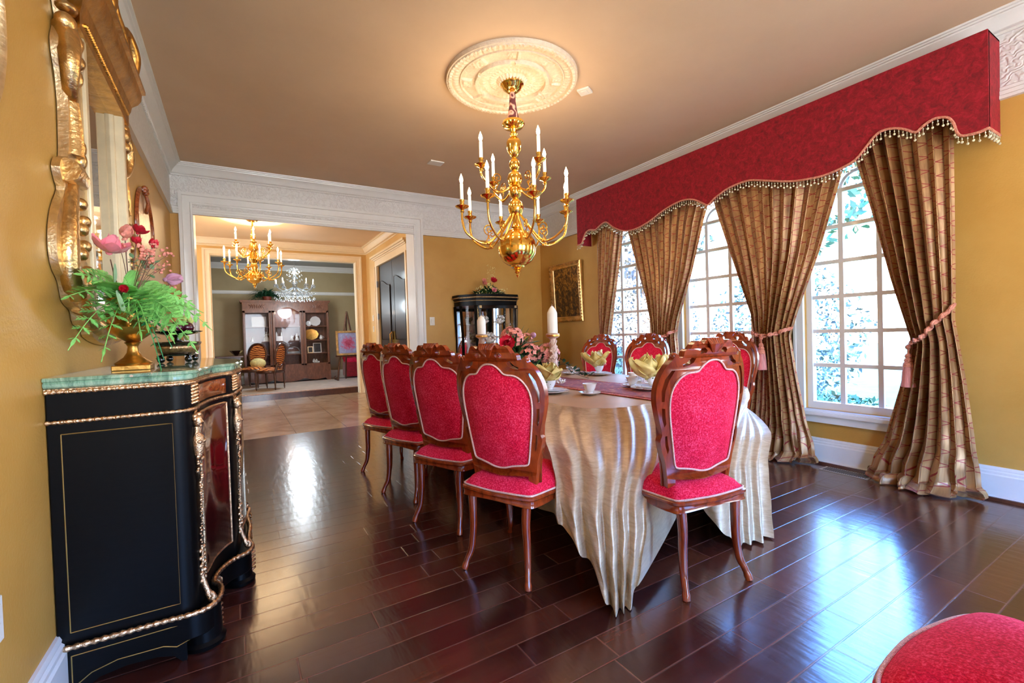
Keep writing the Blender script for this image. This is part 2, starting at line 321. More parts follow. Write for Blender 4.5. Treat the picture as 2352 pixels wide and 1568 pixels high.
# ------------------------------------------------------------------ mesh helpers
class MB:
    def __init__(s): s.v = []; s.f = []; s.uv = []
    def add(s, vs, fs, uvs=None):
        o = len(s.v); s.v += [tuple(p) for p in vs]; s.f += [tuple(i + o for i in f) for f in fs]
        s.uv += uvs if uvs else [(0, 0)] * len(vs); return s
    def box(s, c, d, rz=0, rx=0, ry=0):
        m = Matrix.Translation(c) @ Euler((rx, ry, rz)).to_matrix().to_4x4()
        vs = [m @ Vector((x * d[0] / 2, y * d[1] / 2, z * d[2] / 2)) for x in (-1, 1) for y in (-1, 1) for z in (-1, 1)]
        return s.add(vs, [(0, 1, 3, 2), (4, 6, 7, 5), (0, 4, 5, 1), (2, 3, 7, 6), (0, 2, 6, 4), (1, 5, 7, 3)])
    def b2(s, a, b):   # box by opposite corners
        return s.box([(a[i] + b[i]) / 2 for i in range(3)], [abs(b[i] - a[i]) for i in range(3)])
    def tube(s, pts, rad, n=8, closed=False, flat=1.0, caps=True):
        pts = [Vector(p) for p in pts]; k = len(pts); rads = rad if isinstance(rad, (list, tuple)) else [rad] * k
        vs = []; fs = []; prev = None
        for i, p in enumerate(pts):
            t = (pts[(i + 1) % k] - pts[i - 1]) if closed else (pts[min(i + 1, k - 1)] - pts[max(i - 1, 0)])
            t = t.normalized() if t.length > 1e-9 else Vector((0, 0, 1))
            if prev is None:
                a = Vector((0, 0, 1)) if abs(t.z) < .9 else Vector((1, 0, 0)); nrm = (a - t * a.dot(t)).normalized()
            else: nrm = (prev - t * prev.dot(t)); nrm = nrm.normalized() if nrm.length > 1e-6 else prev
            prev = nrm; bn = t.cross(nrm)
            for j in range(n):
                a = 2 * PI * j / n; vs.append(p + (nrm * math.cos(a) + bn * math.sin(a) * flat) * rads[i])
        m = k if closed else k - 1
        for i in range(m):
            for j in range(n):
                a = i * n + j; b = i * n + (j + 1) % n; c = ((i + 1) % k) * n + (j + 1) % n; d = ((i + 1) % k) * n + j
                fs.append((a, b, c, d))
        if caps and not closed: fs += [tuple(range(n - 1, -1, -1)), tuple((k - 1) * n + j for j in range(n))]
        return s.add(vs, fs)
    def lathe(s, prof, n=20, o=(0, 0, 0), mod=None, m=None, caps=True):
        vs = []; fs = []; k = len(prof)
        for i, (r, z) in enumerate(prof):
            for j in range(n):
                a = 2 * PI * j / n; rr = r * (mod(a, i) if mod else 1); p = Vector((rr * math.cos(a), rr * math.sin(a), z))
                if m is not None: p = m @ p
                vs.append((p[0] + o[0], p[1] + o[1], p[2] + o[2]))
        for i in range(k - 1):
            for j in range(n):
                a = i * n + j; b = i * n + (j + 1) % n; fs.append((a, b, b + n, a + n))
        if caps:
            if prof[0][0] > 1e-4: fs.append(tuple(range(n - 1, -1, -1)))
            if prof[-1][0] > 1e-4: fs.append(tuple((k - 1) * n + j for j in range(n)))
        return s.add(vs, fs)
    def sph(s, c, r, n=10, m=7, sc=(1, 1, 1), mat=None):
        vs = []; fs = []
        for i in range(m + 1):
            t = PI * i / m
            for j in range(n):
                a = 2 * PI * j / n; p = Vector((r * sc[0] * math.sin(t) * math.cos(a), r * sc[1] * math.sin(t) * math.sin(a), r * sc[2] * math.cos(t)))
                if mat is not None: p = mat @ p
                vs.append(p + Vector(c))
        for i in range(m):
            for j in range(n):
                a = i * n + j; b = i * n + (j + 1) % n; fs.append((a, a + n, b + n, b))
        return s.add(vs, fs)
    def grid(s, fn, nu, nv, cu=False, uvfn=None, flip=False):
        vs = []; uv = []; fs = []
        NU = nu if cu else nu + 1
        for j in range(nv + 1):
            for i in range(NU):
                u, v = i / nu, j / nv; vs.append(fn(u, v)); uv.append(uvfn(u, v) if uvfn else (u, v))
        for j in range(nv):
            for i in range(nu):
                a = j * NU + i; b = j * NU + (i + 1) % NU; f = (a, b, b + NU, a + NU); fs.append(f[::-1] if flip else f)
        return s.add(vs, fs, uv)
    def prism(s, outl, fn, t0, t1):
        n = len(outl); vs = [fn(a, b, t0) for a, b in outl] + [fn(a, b, t1) for a, b in outl]
        fs = [tuple(range(n - 1, -1, -1)), tuple(range(n, 2 * n))] + [(i, (i + 1) % n, n + (i + 1) % n, n + i) for i in range(n)]
        return s.add(vs, fs)
    def leaf(s, base, d, up, L, w, curl=.2, seg=4):
        d = Vector(d).normalized(); up = Vector(up); sd = d.cross(up)
        sd = sd.normalized() if sd.length > 1e-5 else Vector((1, 0, 0)); nr = sd.cross(d); vs = []; fs = []
        for i in range(seg + 1):
            t = i / seg; ww = w * math.sin(PI * min(.97, t * .93 + .05)) ** .8 * .5; p = Vector(base) + d * L * t - nr * curl * L * t * t
            vs += [p - sd * ww, p + nr * ww * -.25, p + sd * ww]
        for i in range(seg):
            a = 3 * i; fs += [(a, a + 1, a + 4, a + 3), (a + 1, a + 2, a + 5, a + 4)]
        return s.add(vs, fs)
    def merge(s, vs, fs): return s.add(vs, fs)
    def mesh(s, name, mat, ang=38, thick=0):
        me = bpy.data.meshes.new(name); me.from_pydata(s.v, [], s.f); me.update()
        if any(q != (0, 0) for q in s.uv[:50]) or any(q != (0, 0) for q in s.uv[-50:]):
            ul = me.uv_layers.new(name='UVMap'); idx = np.zeros(len(me.loops), dtype=np.int32); me.loops.foreach_get('vertex_index', idx)
            ul.data.foreach_set('uv', np.array(s.uv, dtype=np.float32)[idx].ravel())
        bm = bmesh.new(); bm.from_mesh(me); bmesh.ops.recalc_face_normals(bm, faces=bm.faces)
        bm.to_mesh(me); bm.free()
        me.materials.append(MATS[mat]); me.polygons.foreach_set('use_smooth', [True] * len(me.polygons))
        me.set_sharp_from_angle(angle=math.radians(ang)); return me
    def build(s, name, mat, parent=None, loc=(0, 0, 0), rz=0, ang=38, sub=0, bevel=0, solid=0, kind=None):
        o = put(name, s.mesh(name, mat, ang), parent, loc, rz)
        if solid: md = o.modifiers.new('t', 'SOLIDIFY'); md.thickness = solid; md.offset = 0
        if bevel: md = o.modifiers.new('b', 'BEVEL'); md.width = bevel; md.segments = 2; md.limit_method = 'ANGLE'
        if sub: md = o.modifiers.new('s', 'SUBSURF'); md.levels = sub; md.render_levels = sub
        if kind: o['kind'] = kind
        return o
def put(name, me, parent=None, loc=(0, 0, 0), rz=0, rot=None, scale=None):
    o = bpy.data.objects.new(name, me); COL.objects.link(o); o.location = loc; o.rotation_euler = rot or (0, 0, rz)
    if scale: o.scale = scale
    if parent: o.parent = parent
    return o
def thing(name, label, cat, loc=(0, 0, 0), rz=0, group=None):
    o = bpy.data.objects.new(name, None); COL.objects.link(o); o.location = loc; o.rotation_euler = (0, 0, rz)
    o.empty_display_size = .05; return tag(o, label, cat, group)
def tag(o, label, cat, group=None):
    o['label'] = label; o['category'] = cat
    if group: o['group'] = group
    return o
def copy_tree(o, parent=None):
    c = o.copy(); COL.objects.link(c)
    if parent: c.parent = parent
    for ch in list(o.children): copy_tree(ch, c)
    return c
def again(o, label, loc, rz=None):
    c = copy_tree(o); c.location = loc; c['label'] = label
    if rz is not None: c.rotation_euler = (0, 0, rz)
    return c
def struct(o, label=None):
    o['kind'] = 'structure'
    if label: o['label'] = label
    return o
def plate(mb, outlines, th, fn):
    """filled flat figure with holes, extruded by th; fn maps (a, b, c) to a place"""
    cu = bpy.data.curves.new('tmp', 'CURVE'); cu.dimensions = '2D'; cu.fill_mode = 'BOTH'; cu.extrude = th / 2
    for ol in outlines:
        sp = cu.splines.new('POLY'); sp.points.add(len(ol) - 1); sp.use_cyclic_u = True
        for p, (a, b) in zip(sp.points, ol): p.co = (a, b, 0, 1)
    o = bpy.data.objects.new('tmp', cu); COL.objects.link(o)
    dg = bpy.context.evaluated_depsgraph_get(); me = bpy.data.meshes.new_from_object(o.evaluated_get(dg))
    mb.add([fn(*v.co) for v in me.vertices], [tuple(p.vertices) for p in me.polygons])
    bpy.data.objects.remove(o); bpy.data.curves.remove(cu); bpy.data.meshes.remove(me)
def sweep(mb, path, prof, closed=False):
    """moulding: path of (x,y), profile of (inward, z); inward is to the left of the path"""
    n = len(path); P = [Vector((p[0], p[1])) for p in path]; rows = []
    for i in range(n):
        a = P[i] - P[i - 1] if (i > 0 or closed) else P[1] - P[0]
        b = P[(i + 1) % n] - P[i] if (i < n - 1 or closed) else a
        if i == 0 and not closed: a = b
        a = a.normalized(); b = b.normalized(); na = Vector((-a.y, a.x)); nb = Vector((-b.y, b.x))
        m = (na + nb); m = m / max(.2, m.dot(na)) if m.length > 1e-6 else na
        rows.append([(P[i].x + m.x * d, P[i].y + m.y * d, z) for d, z in prof])
    k = len(prof); vs = [p for r in rows for p in r]; fs = []
    for i in range(n if closed else n - 1):
        for j in range(k - 1):
            a = i * k + j; b = ((i + 1) % n) * k + j; fs.append((a, a + 1, b + 1, b))
    mb.add(vs, fs)
def spline(pts, n, closed=False):
    """Catmull-Rom through pts, n steps per piece"""
    P = [Vector(p) for p in pts]; out = []; k = len(P)
    for i in range(k if closed else k - 1):
        p0, p1, p2, p3 = (P[(i - 1) % k] if closed or i > 0 else P[0]), P[i], P[(i + 1) % k], (P[(i + 2) % k] if closed or i + 2 < k else P[-1])
        for j in range(n):
            t = j / n; out.append(.5 * ((2 * p1) + (p2 - p0) * t + (2 * p0 - 5 * p1 + 4 * p2 - p3) * t * t + (3 * p1 - p0 - 3 * p2 + p3) * t ** 3))
    if not closed: out.append(P[-1])
    return out
def interp(tab, x):
    if x <= tab[0][0]: return tab[0][1]
    for (a, p), (b, q) in zip(tab, tab[1:]):
        if x <= b: return p + (q - p) * (x - a) / (b - a)
    return tab[-1][1]
def sm(a, b, x):
    t = min(1, max(0, (x - a) / (b - a))); return t * t * (3 - 2 * t)

# ------------------------------------------------------------------ room shell
def rect(a, b, c, d): return [(a, b), (c, b), (c, d), (a, d)]
def winhole(yc, w=.40, z0=.46, zs=2.31, n=24):
    return [(yc + w, z0), (yc - w, z0)] + [(yc + w * math.cos(PI - PI * i / n), zs + w * math.sin(PI * i / n)) for i in range(n + 1)]
WY = (1.71, 2.974, 4.237, -0.6)  # last one is an unseen window, added to bring in daylight
struct(MB().b2((-.8, YB - .2, -.1), (4.45, YT, 0)).build('floor', 'hardwood'))
struct(MB().b2((-4.2, YT, -.1), (2.66, 10.35, -.0)).build('floor_foyer', 'marble_tile'))
struct(MB().b2((-3.2, 10.35, -.1), (4.2, 13.4, .12)).build('floor_parlour', 'dark_table'))
mb = MB(); plate(mb, [rect(YB, 0, YT + .02, ZC)] + [winhole(c) for c in WY], .14, lambda a, b, c: (XR + .07 + c, a, b)); struct(mb.build('wall_right', 'wall_gold'))
struct(MB().b2((XL - .14, YB, 0), (XL, YT, ZC)).build('wall_left', 'wall_gold'))
mb = MB(); plate(mb, [rect(XL - .14, 0, XR + .14, ZC), winhole(.8, .55, .5, 2.2), winhole(2.7, .55, .5, 2.2)], .14, lambda a, b, c: (a, YB - .07 + c, b)); struct(mb.build('wall_back', 'wall_gold'))  # both openings are unseen windows added to light the room from behind
OX0, OX1, OZ = -.36, 2.16, 2.72
mb = MB(); mb.b2((XL, YF, 0), (OX0, YT, ZC)); mb.b2((OX1, YF, 0), (XR, YT, ZC)); mb.b2((OX0, YF, OZ), (OX1, YT, ZC)); struct(mb.build('wall_far', 'wall_gold'))
struct(MB().b2((-4.4, YB - .2, ZC), (4.6, 13.6, ZC + .1)).build('ceiling', 'ceiling_tan'))
struct(MB().b2((-4.2, YT, ZC - .006), (2.66, 10.2, ZC)).build('ceiling_foyer', 'ceiling_tan_foyer'))
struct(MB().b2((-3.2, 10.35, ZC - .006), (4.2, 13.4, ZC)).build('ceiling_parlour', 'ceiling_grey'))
# foyer shell
FX, FY = 2.5, 10.2
mb = MB(); mb.b2((FX, YT, 0), (FX + .16, 7.5, ZC)); mb.b2((FX, 9.28, 0), (FX + .16, FY, ZC)); mb.b2((FX, 7.5, 2.62), (FX + .16, 9.28, ZC)); struct(mb.build('wall_foyer_right', 'wall_gold_foyer'))
mb = MB(); plate(mb, [rect(YT, 0, FY, ZC), winhole(8.4, .7, .3, 1.9)], .14, lambda a, b, c: (-4.0 + c, a, b)); struct(mb.build('wall_foyer_left', 'wall_gold_foyer'))  # opening for the added foyer window
struct(MB().b2((-4.1, YT, 0), (XL - .14, YT + .1, ZC)).build('wall_foyer_front', 'wall_gold_foyer'))
struct(MB().b2((XR, YT, 0), (2.66, YT + .02, ZC)).build('wall_foyer_near', 'wall_gold_foyer'))
PX0, PX1, PZ = -.36, 2.27, 2.83
mb = MB(); mb.b2((-4, FY, 0), (PX0, FY + .15, ZC)); mb.b2((PX1, FY, 0), (4, FY + .15, ZC)); mb.b2((PX0, FY, PZ), (PX1, FY + .15, ZC)); struct(mb.build('wall_foyer_far', 'wall_gold_foyer'))
struct(MB().b2((-3.2, 13.3, 0), (4.2, 13.4, ZC)).build('wall_parlour_far', 'wall_olive'))
struct(MB().b2((-3.2, FY + .15, 0), (-3.1, 13.3, ZC)).build('wall_parlour_left', 'wall_olive'))
struct(MB().b2((4.1, FY + .15, 0), (4.2, 13.3, ZC)).build('wall_parlour_right', 'wall_olive'))

# crown, frieze, picture rail, baseboard
CR = [(0, -.145), (.008, -.143), (.012, -.13), (.022, -.128), (.022, -.112), (.03, -.108), (.036, -.098), (.05, -.07), (.075, -.045), (.088, -.035), (.09, -.026), (.104, -.024), (.106, -.014), (.12, -.012), (.122, 0)]
crown = [(d, ZC + z) for d, z in CR]
room = [(XL, YB), (XR, YB), (XR, YF), (XL, YF)]
mb = MB(); sweep(mb, room, crown, True)
# dentil row
def dent(a, b, z, ax, off):
    n = int(abs(b - a) / .026)
    for i in range(n):
        q = a + (b - a) * (i + .5) / n
        if ax == 'x': mb.box((q, off, z), (.014, .008, .014))
        else: mb.box((off, q, z), (.008, .014, .014))
dent(XL, XR, ZC - .12, 'x', YF - .025); dent(1.0, YF, ZC - .12, 'y', XL + .025)
struct(mb.build('trim_crown', 'white_trim'))
ZF = 2.61
mb = MB(); g = .012
mb.b2((XL, YF - g, ZF), (XR, YF, ZC - .13)); mb.b2((XL, YB, ZF), (XL + g, YF - g, ZC - .13)); mb.b2((XR - g, YB, ZF), (XR, YF - g, ZC - .13)); struct(mb.build('trim_frieze', 'frieze_paper'))
mb = MB(); sweep(mb, room, [(g, ZF + .075), (g + .008, ZF + .07), (g + .006, ZF + .05), (g + .014, ZF + .045), (g + .012, ZF + .02), (g + .02, ZF + .015), (g + .02, ZF - .005), (0, ZF - .006)], True); struct(mb.build('trim_picture_rail', 'white_trim'))
BP = [(.0, .215), (.01, .213), (.016, .2), (.014, .19), (.022, .182), (.022, .168), (.03, .16), (.03, .03), (.048, .024), (.05, 0)]
mb = MB(); sweep(mb, [(OX0 - .13, YF), (XL, YF), (XL, YB), (XR, YB), (XR, YF), (OX1 + .13, YF)], BP); struct(mb.build('baseboard_room', 'white_trim'))
mb = MB(); sweep(mb, [(XR - .045, YB), (XR - .045, YF)], [(0, .022), (.012, .018), (.016, 0)]); struct(mb.build('trim_shoe', 'dark_table'))
# casing of the wide opening, both faces, with jambs
def casing(mb, x0, x1, z1, y, sgn, w=.11, prof=None, zb=0):
    prof = prof or [(0, .0), (0, .02), (.012, .026), (.02, .018), (.06, .02), (.085, .024), (.09, .034), (w, .036), (w, 0)]
    P = [(x0, zb), (x0, z1), (x1, z1), (x1, zb)]; D = [(-1, 0), (-1, 1), (1, 1), (1, 0)]; k = len(prof); vs = []; fs = []
    for (x, z), (dx, dz) in zip(P, D):
        for d, t in prof: vs.append((x + dx * d, y + sgn * t, z + dz * d))
    for i in range(3):
        for j in range(k - 1): a = i * k + j; fs.append((a, a + 1, a + 1 + k, a + k))
    mb.add(vs, fs)
mb = MB(); casing(mb, OX0, OX1, OZ, YF - .012, -1, .12)
mb.b2((OX0 - .01, YF - .02, 0), (OX0 + .008, YT + .01, OZ - .008)); mb.b2((OX1 - .008, YF - .02, 0), (OX1 + .01, YT + .01, OZ - .008)); mb.b2((OX0 - .01, YF - .02, OZ - .008), (OX1 + .01, YT + .01, OZ + .01)); casing(mb, OX0, OX1, OZ, YT, 1, .12)
struct(mb.build('trim_wide_opening', 'white_trim'))
mb = MB(); casing(mb, PX0, PX1, PZ, FY, -1, .12); mb.b2((PX0 - .01, FY - .01, 0), (PX0 + .008, FY + .16, PZ - .008)); mb.b2((PX1 - .008, FY - .01, 0), (PX1 + .01, FY + .16, PZ - .008)); mb.b2((PX0 - .01, FY - .01, PZ - .008), (PX1 + .01, FY + .16, PZ + .01))
struct(mb.build('trim_parlour_opening', 'cream_trim'))
mb = MB(); sweep(mb, [(-4, YT), (FX, YT), (FX, FY), (-4, FY)], crown, True); dent(-3, FX, ZC - .12, 'x', FY - .025); dent(YT, FY, ZC - .12, 'y', FX - .025); struct(mb.build('trim_foyer_crown', 'cream_trim'))
mb = MB(); sweep(mb, [(-3.1, FY + .15), (4.1, FY + .15), (4.1, 13.3), (-3.1, 13.3)], crown, True)
sweep(mb, [(4.1, 13.3), (-3.1, 13.3)], [(0, 2.47), (.02, 2.46), (.015, 2.42), (.02, 2.4), (0, 2.38)]); sweep(mb, [(4.1, 13.3), (-3.1, 13.3)], [(a, b + .12) for a, b in BP]); struct(mb.build('trim_parlour', 'white_trim'))
mb = MB(); sweep(mb, [(FX, 9.4), (FX, FY), (PX1 + .13, FY)], BP); struct(mb.build('baseboard_foyer', 'cream_trim'))
# door in the foyer: dark double leaf, white frame with a cornice head
dr = struct(thing('door_1', 'tall black double door with raised scroll panels in the foyer', 'door', (FX, 8.39, 0)))
del dr['category']
mb = MB()
for sg in (-1, 1): mb.b2((-.03, sg * .89, 0), (.01, sg * 1.0, 2.62)); mb.b2((-.045, sg * .985, 0), (.01, sg * 1.01, 2.62))
mb.b2((-.03, -1.0, 2.62), (.01, 1.0, 2.74)); mb.b2((-.05, -1.02, 2.74), (.01, 1.02, 2.76)); mb.b2((-.08, -1.05, 2.76), (.01, 1.05, 2.785)); mb.b2((-.11, -1.08, 2.785), (.01, 1.08, 2.82))
mb.build('door_casing', 'cream_trim', dr)
for sg in (-1, 1):
    lf = MB().b2((.02, sg * .005, 0), (.06, sg * .885, 2.62)).build('door_leaf', 'black_door', dr)
    for z0, z1 in ((1.15, 2.3), (.25, 1.02)):
        n = 16; ol = [(.14, z0), (.76, z0)]
        for i in range(n + 1):
            t = i / n; zz = z1 - .11 * sm(0, 1, t) if z1 > 2 else z1; ol.append((.76 - .62 * (1 - (1 - t)) * 1, zz + .0)) if False else ol.append((.76 - .62 * t, (z1 - .12 * sm(.1, .9, 1 - t)) if z1 > 2 else z1))
        if sg == 1: ol = [(.90 - a, b) for a, b in ol]; ol = [(a, b) for a, b in ol]
        MB().prism(ol, lambda a, b, c, sg=sg: (.02 - c, sg * a if sg == 1 else -a, b), 0, .012).build('door_panel', 'black_door', lf)
        MB().tube([(.008, (sg if sg == 1 else -1) * a, b) for a, b in ol], .009, 6, True).build('panel_bead', 'black_door', lf)
MB().b2((-.02, -.03, 1.0), (.02, .03, 1.3)).tube([(-.03, -.02, 1.28), (-.06, -.02, 1.25), (-.06, -.02, 1.08), (-.03, -.02, 1.04)], .008).build('door_handle', 'brass', dr)
for z in (1.55, 2.2): MB().b2((-.035, .87, z), (.0, .9, z + .12)).build('hinge', 'steel', dr)
# windows
def window(i, yc):
    w = struct(thing('window_%d' % i, 'arched multi pane window', 'window', (XR, yc, 0))); del w['category']
    hw, z0, zs = .40, .46, 2.31
    def arch(r, zb, n=28): return [(-r, zb), (r, zb)] + [(r * math.cos(PI * k / n), zs + r * math.sin(PI * k / n)) for k in range(n + 1)]
    mb = MB(); plate(mb, [arch(hw, z0), arch(hw - .045, z0 + .06)], .06, lambda a, b, c: (.07 + c, a, b)); mb.build('window_frame', 'white_trim', w)
    mb = MB(); plate(mb, [arch(hw + .075, z0 - .02), arch(hw - .002, z0)], .03, lambda a, b, c: (-.012 + c, a, b))
    plate(mb, [arch(hw + .075, z0 - .02), arch(hw + .055, z0)], .02, lambda a, b, c: (-.03 + c, a, b))
    mb.b2((-.06, -hw - .1, z0 - .045), (.04, hw + .1, z0 - .015)); mb.b2((-.03, -hw - .085, z0 - .11), (.01, hw + .085, z0 - .045)); mb.build('window_casing', 'white_trim', w)
    mb = MB(); X = .075
    for dy in (-.133, .133): mb.b2((X - .016, dy - .018, z0 + .05), (X + .016, dy + .018, zs))
    for k in range(7): z = .545 + .2935 * (k); (k > 0) and mb.b2((X - .015, -hw + .04, z - .016), (X + .015, hw - .04, z + .016))
    mb.tube([(X, .133 * math.cos(PI * k / 20), zs + .133 * math.sin(PI * k / 20)) for k in range(21)], .014, 6)
    for a in (45, 90, 135):
        c, s_ = math.cos(math.radians(a)), math.sin(math.radians(a)); mb.tube([(X, .133 * c, zs + .265 * s_), (X, .5 * c, zs + .5 * s_)], .011, 6)
    mb.build('muntins', 'white_trim', w)
    mb = MB(); plate(mb, [arch(hw - .03, z0 + .03)], .004, lambda a, b, c: (X + c, a, b)); mb.build('window_pane', 'window_glass', w)
for i, c in enumerate(WY): window(i + 1, c)  # the last of these is out of view, added for daylight
w = struct(thing('window_5', 'arched foyer window out of view, added for daylight', 'window', (-4.0, 8.4, 0))); del w['category']  # unseen, suggested by the door's blue sheen, added for daylight
mb = MB(); mb.b2((-.02, -.012, .3), (.02, .012, 2.6)); [mb.b2((-.02, -.7, z - .012), (.02, .7, z + .012)) for z in (.8, 1.3, 1.8)]; mb.build('muntins', 'white_trim', w)

# ------------------------------------------------------------------ dining chairs
LEAN, CURV = .13, .75
def back(u, t, z):          # (across, thickness, height) -> chair space; the back leans and wraps
    u *= .945
    return (u, .035 - LEAN * (z - .45) + CURV * u * u + t, z)
HALF = [(.0, 1.150), (.03, 1.152), (.055, 1.142), (.068, 1.126), (.085, 1.136), (.105, 1.140), (.125, 1.126), (.138, 1.104), (.152, 1.106), (.166, 1.092), (.170, 1.072), (.186, 1.066), (.197, 1.082), (.211, 1.082), (.218, 1.060),
        (.243, 1.036), (.268, .992), (.283, .94), (.284, .88), (.272, .82), (.256, .76), (.246, .72), (.252, .69), (.240, .64), (.222, .59), (.212, .54), (.205, .50), (.200, .455)]
PAN = [(.0, 1.052), (.035, 1.046), (.065, 1.026), (.085, 1.006), (.11, 1.000), (.145, .996), (.18, .975), (.208, .935), (.220, .885), (.218, .82), (.206, .74), (.192, .66), (.178, .585), (.165, .562), (.13, .556), (.08, .548), (.04, .538), (.0, .534)]
def mirror_loop(h, closed_ends=True):
    r = list(h); return r + [(-a, b) for a, b in reversed(r) if a > 1e-6]
def hole(pts, sg): return [(a * sg, b) for a, b in pts]
H1 = [(.043, 1.095), (.058, 1.108), (.078, 1.106), (.088, 1.094), (.078, 1.080), (.062, 1.086), (.05, 1.084)]
H2 = [(.105, 1.062), (.128, 1.066), (.150, 1.046), (.172, 1.036), (.168, 1.026), (.140, 1.032), (.115, 1.044)]
H3 = [(.205, 1.012), (.222, 1.012), (.250, .972), (.262, .92), (.258, .872), (.246, .872), (.244, .92), (.230, .968)]
H4 = [(.240, .840), (.255, .842), (.250, .79), (.238, .755), (.230, .77), (.236, .8)]
H5 = [(.222, .715), (.232, .712), (.228, .67), (.214, .63), (.208, .65), (.216, .68)]
FW_, BW_, DEP = .285, .215, .455
def seat_outline(n=56, k=0.0):
    out = []
    c = [(.0, DEP + .015), (.12, DEP + .005), (.2, DEP - .01), (.245, DEP - .03), (.272, DEP - .07), (.268, DEP - .13), (.252, .20), (.232, .08), (.216, .0), (.195, -.035), (.1, -.05), (0, -.058)]
    h = [(a, b) for a, b in c]; full = h + [(-a, b) for a, b in reversed(h[1:-1])]
    return [(p.x * (1 - k), (p.y - .22) * (1 - k) + .22) for p in spline([(a, b, 0) for a, b in full], 3, True)]
def chair_meshes():
    M = {}
    out2d = [(p.x, p.y) for p in spline([(a, b, 0) for a, b in HALF], 3)]
    outer = out2d + [(-a, b) for a, b in reversed(out2d[1:])]
    inner = [(p.x, p.y) for p in spline([(a, b, 0) for a, b in PAN], 2)]; innerL = inner + [(-a, b) for a, b in reversed(inner[1:-1])]
    def opening(sg):
        lo = []
        return lo
    mb = MB(); low = [(-.06, .475), (.06, .475), (.165, .49), (.168, .512), (.08, .505), (0, .498), (-.08, .505), (-.168, .512), (-.165, .49)]
    hs = []
    for h in (H1, H2, H3, H4, H5): hs += [hole(h, 1), hole(h, -1)]
    low = [(-.15, .452), (.15, .452), (.165, .47), (.165, .505), (.10, .500), (0, .492), (-.10, .500), (-.165, .505), (-.165, .47)]
    plate(mb, [outer, innerL] + hs + [low], .034, lambda a, b, c: back(a, c, b))
    # carved shell and leaf ridges on both faces of the crest
    for s_ in (-1, 1):
        for k in range(-4, 5):
            a = k * .22; mb.tube([back(.012 * math.sin(a), s_ * .016, 1.088), back(.045 * math.sin(a), s_ * .027, 1.125), back(.062 * math.sin(a), s_ * .012, 1.150)], [.006, .0085, .005], 6)
        for sg in (-1, 1) if s_ > 0 else ():
            mb.tube([back(sg * a, s_ * .02, b) for a, b in ((.07, 1.118), (.1, 1.126), (.125, 1.108), (.14, 1.085), (.175, 1.06), (.205, 1.068))], [.004, .009, .007, .009, .006, .007], 6)
            mb.tube([back(sg * a, s_ * .018, b) for a, b in ((.215, 1.045), (.255, 1.0), (.272, .93), (.268, .86), (.25, .77), (.24, .68), (.215, .56), (.205, .47))], [.006, .008, .008, .007, .006, .006, .006, .006], 6)
            mb.sph(back(sg * .204, 0, 1.075), .017, 8, 6)
    M['back_frame'] = mb.mesh('back_frame', 'mahogany', 40)
    # upholstered panel, domed on both faces
    il = spline([(a, b, 0) for a, b in mirror_loop(PAN)[:-1]] if False else [(a, b, 0) for a, b in (PAN + [(-a, b) for a, b in reversed(PAN[1:-1])])], 2, True); n = len(il)
    mb = MB()
    for s_ in (-1, 1):
        def fn(u, v, s_=s_):
            p = il[int(round(u * n)) % n]; q = 1 - v; a = p.x * q; b = .80 + (p.y - .80) * q
            return back(a, s_ * (.012 + .02 * (1 - q ** 3)), b)
        mb.grid(fn, n, 7, True)
    M['back_panel'] = mb.mesh('back_panel', 'red_chenille', 60)
    mb = MB()
    for s_ in (-1, 1):
        loop = []
        P = spline([(p.x, p.y, 0) for p in il], 3, True)
        for i, p in enumerate(P): loop.append(back(p.x, s_ * .019, p.y))
        mb.tube(loop, .0048, 6, True)
    M['back_piping'] = mb.mesh('back_piping', 'seam_ribbon', 80)
    # seat cushion
    so = seat_outline(); n = len(so); mb = MB()
    def fs(u, v):
        a, b = so[int(round(u * n)) % n]; q = 1 - v; cx, cy = 0, .22; e = (1 - q ** 2.6)
        return (cx + (a - cx) * q * .985, cy + (b - cy) * q * .985, .430 + .078 * e ** .62)
    mb.grid(fs, n, 9, True); M['seat'] = mb.mesh('seat', 'red_chenille', 70)
    mb = MB(); mb.tube([(a * .992, (b - .22) * .992 + .22, .434) for a, b in so], .005, 6, True); M['seat_piping'] = mb.mesh('seat_piping', 'seam_ribbon', 80)
    # seat rail with a serpentine lower edge
    mb = MB(); rows = [(1.0, .430, 0), (1.028, .425, 0), (1.032, .415, 0), (1.01, .408, 0), (1.005, .392, 1), (1.02, .382, 1), (.985, .376, 1), (.93, .38, 1), (.93, .428, 0)]
    def fr(u, v):
        k, z, w = rows[int(round(v * (len(rows) - 1)))]; a, b = so[int(round(u * n)) % n]
        wav = 0
        if w:
            ang = math.atan2(b - .22, a); wav = .016 * (1 - abs(math.cos(2 * ang)) ** .5 * 0) * math.cos(4 * ang)
            wav = -.014 * (abs(math.sin(2 * ang)) ** 2) + .010
        return (a * k, (b - .22) * k + .22, z + wav)
    mb.grid(fr, n, len(rows) - 1, True); M['seat_rail'] = mb.mesh('seat_rail', 'mahogany', 35)
    # legs
    def leg(pts, rads): m = MB(); m.tube(spline(pts, 4), [interp(rads, i / (len(spline(pts, 4)) - 1)) for i in range(len(spline(pts, 4)))], 10); return m
    r1 = [(0, .027), (.15, .026), (.5, .019), (.8, .015), (.9, .017), (1, .014)]
    rear = leg([(0, 0, .44), (.004, -.004, .34), (.006, -.006, .22), (-.002, -.012, .12), (.006, -.03, .05), (.014, -.048, 0.002)], r1)
    rear.sph((.014, -.048, .006), .014, 8, 5, (1, 1, .5)); M['rear'] = rear.mesh('leg', 'mahogany', 60)
    front = leg([(0, 0, .43), (.022, .022, .36), (.026, .026, .27), (.006, .006, .14), (-.004, -.004, .07), (.012, .012, .02), (.022, .022, .002)], [(0, .03), (.2, .029), (.5, .019), (.8, .013), (.93, .018), (1, .016)])
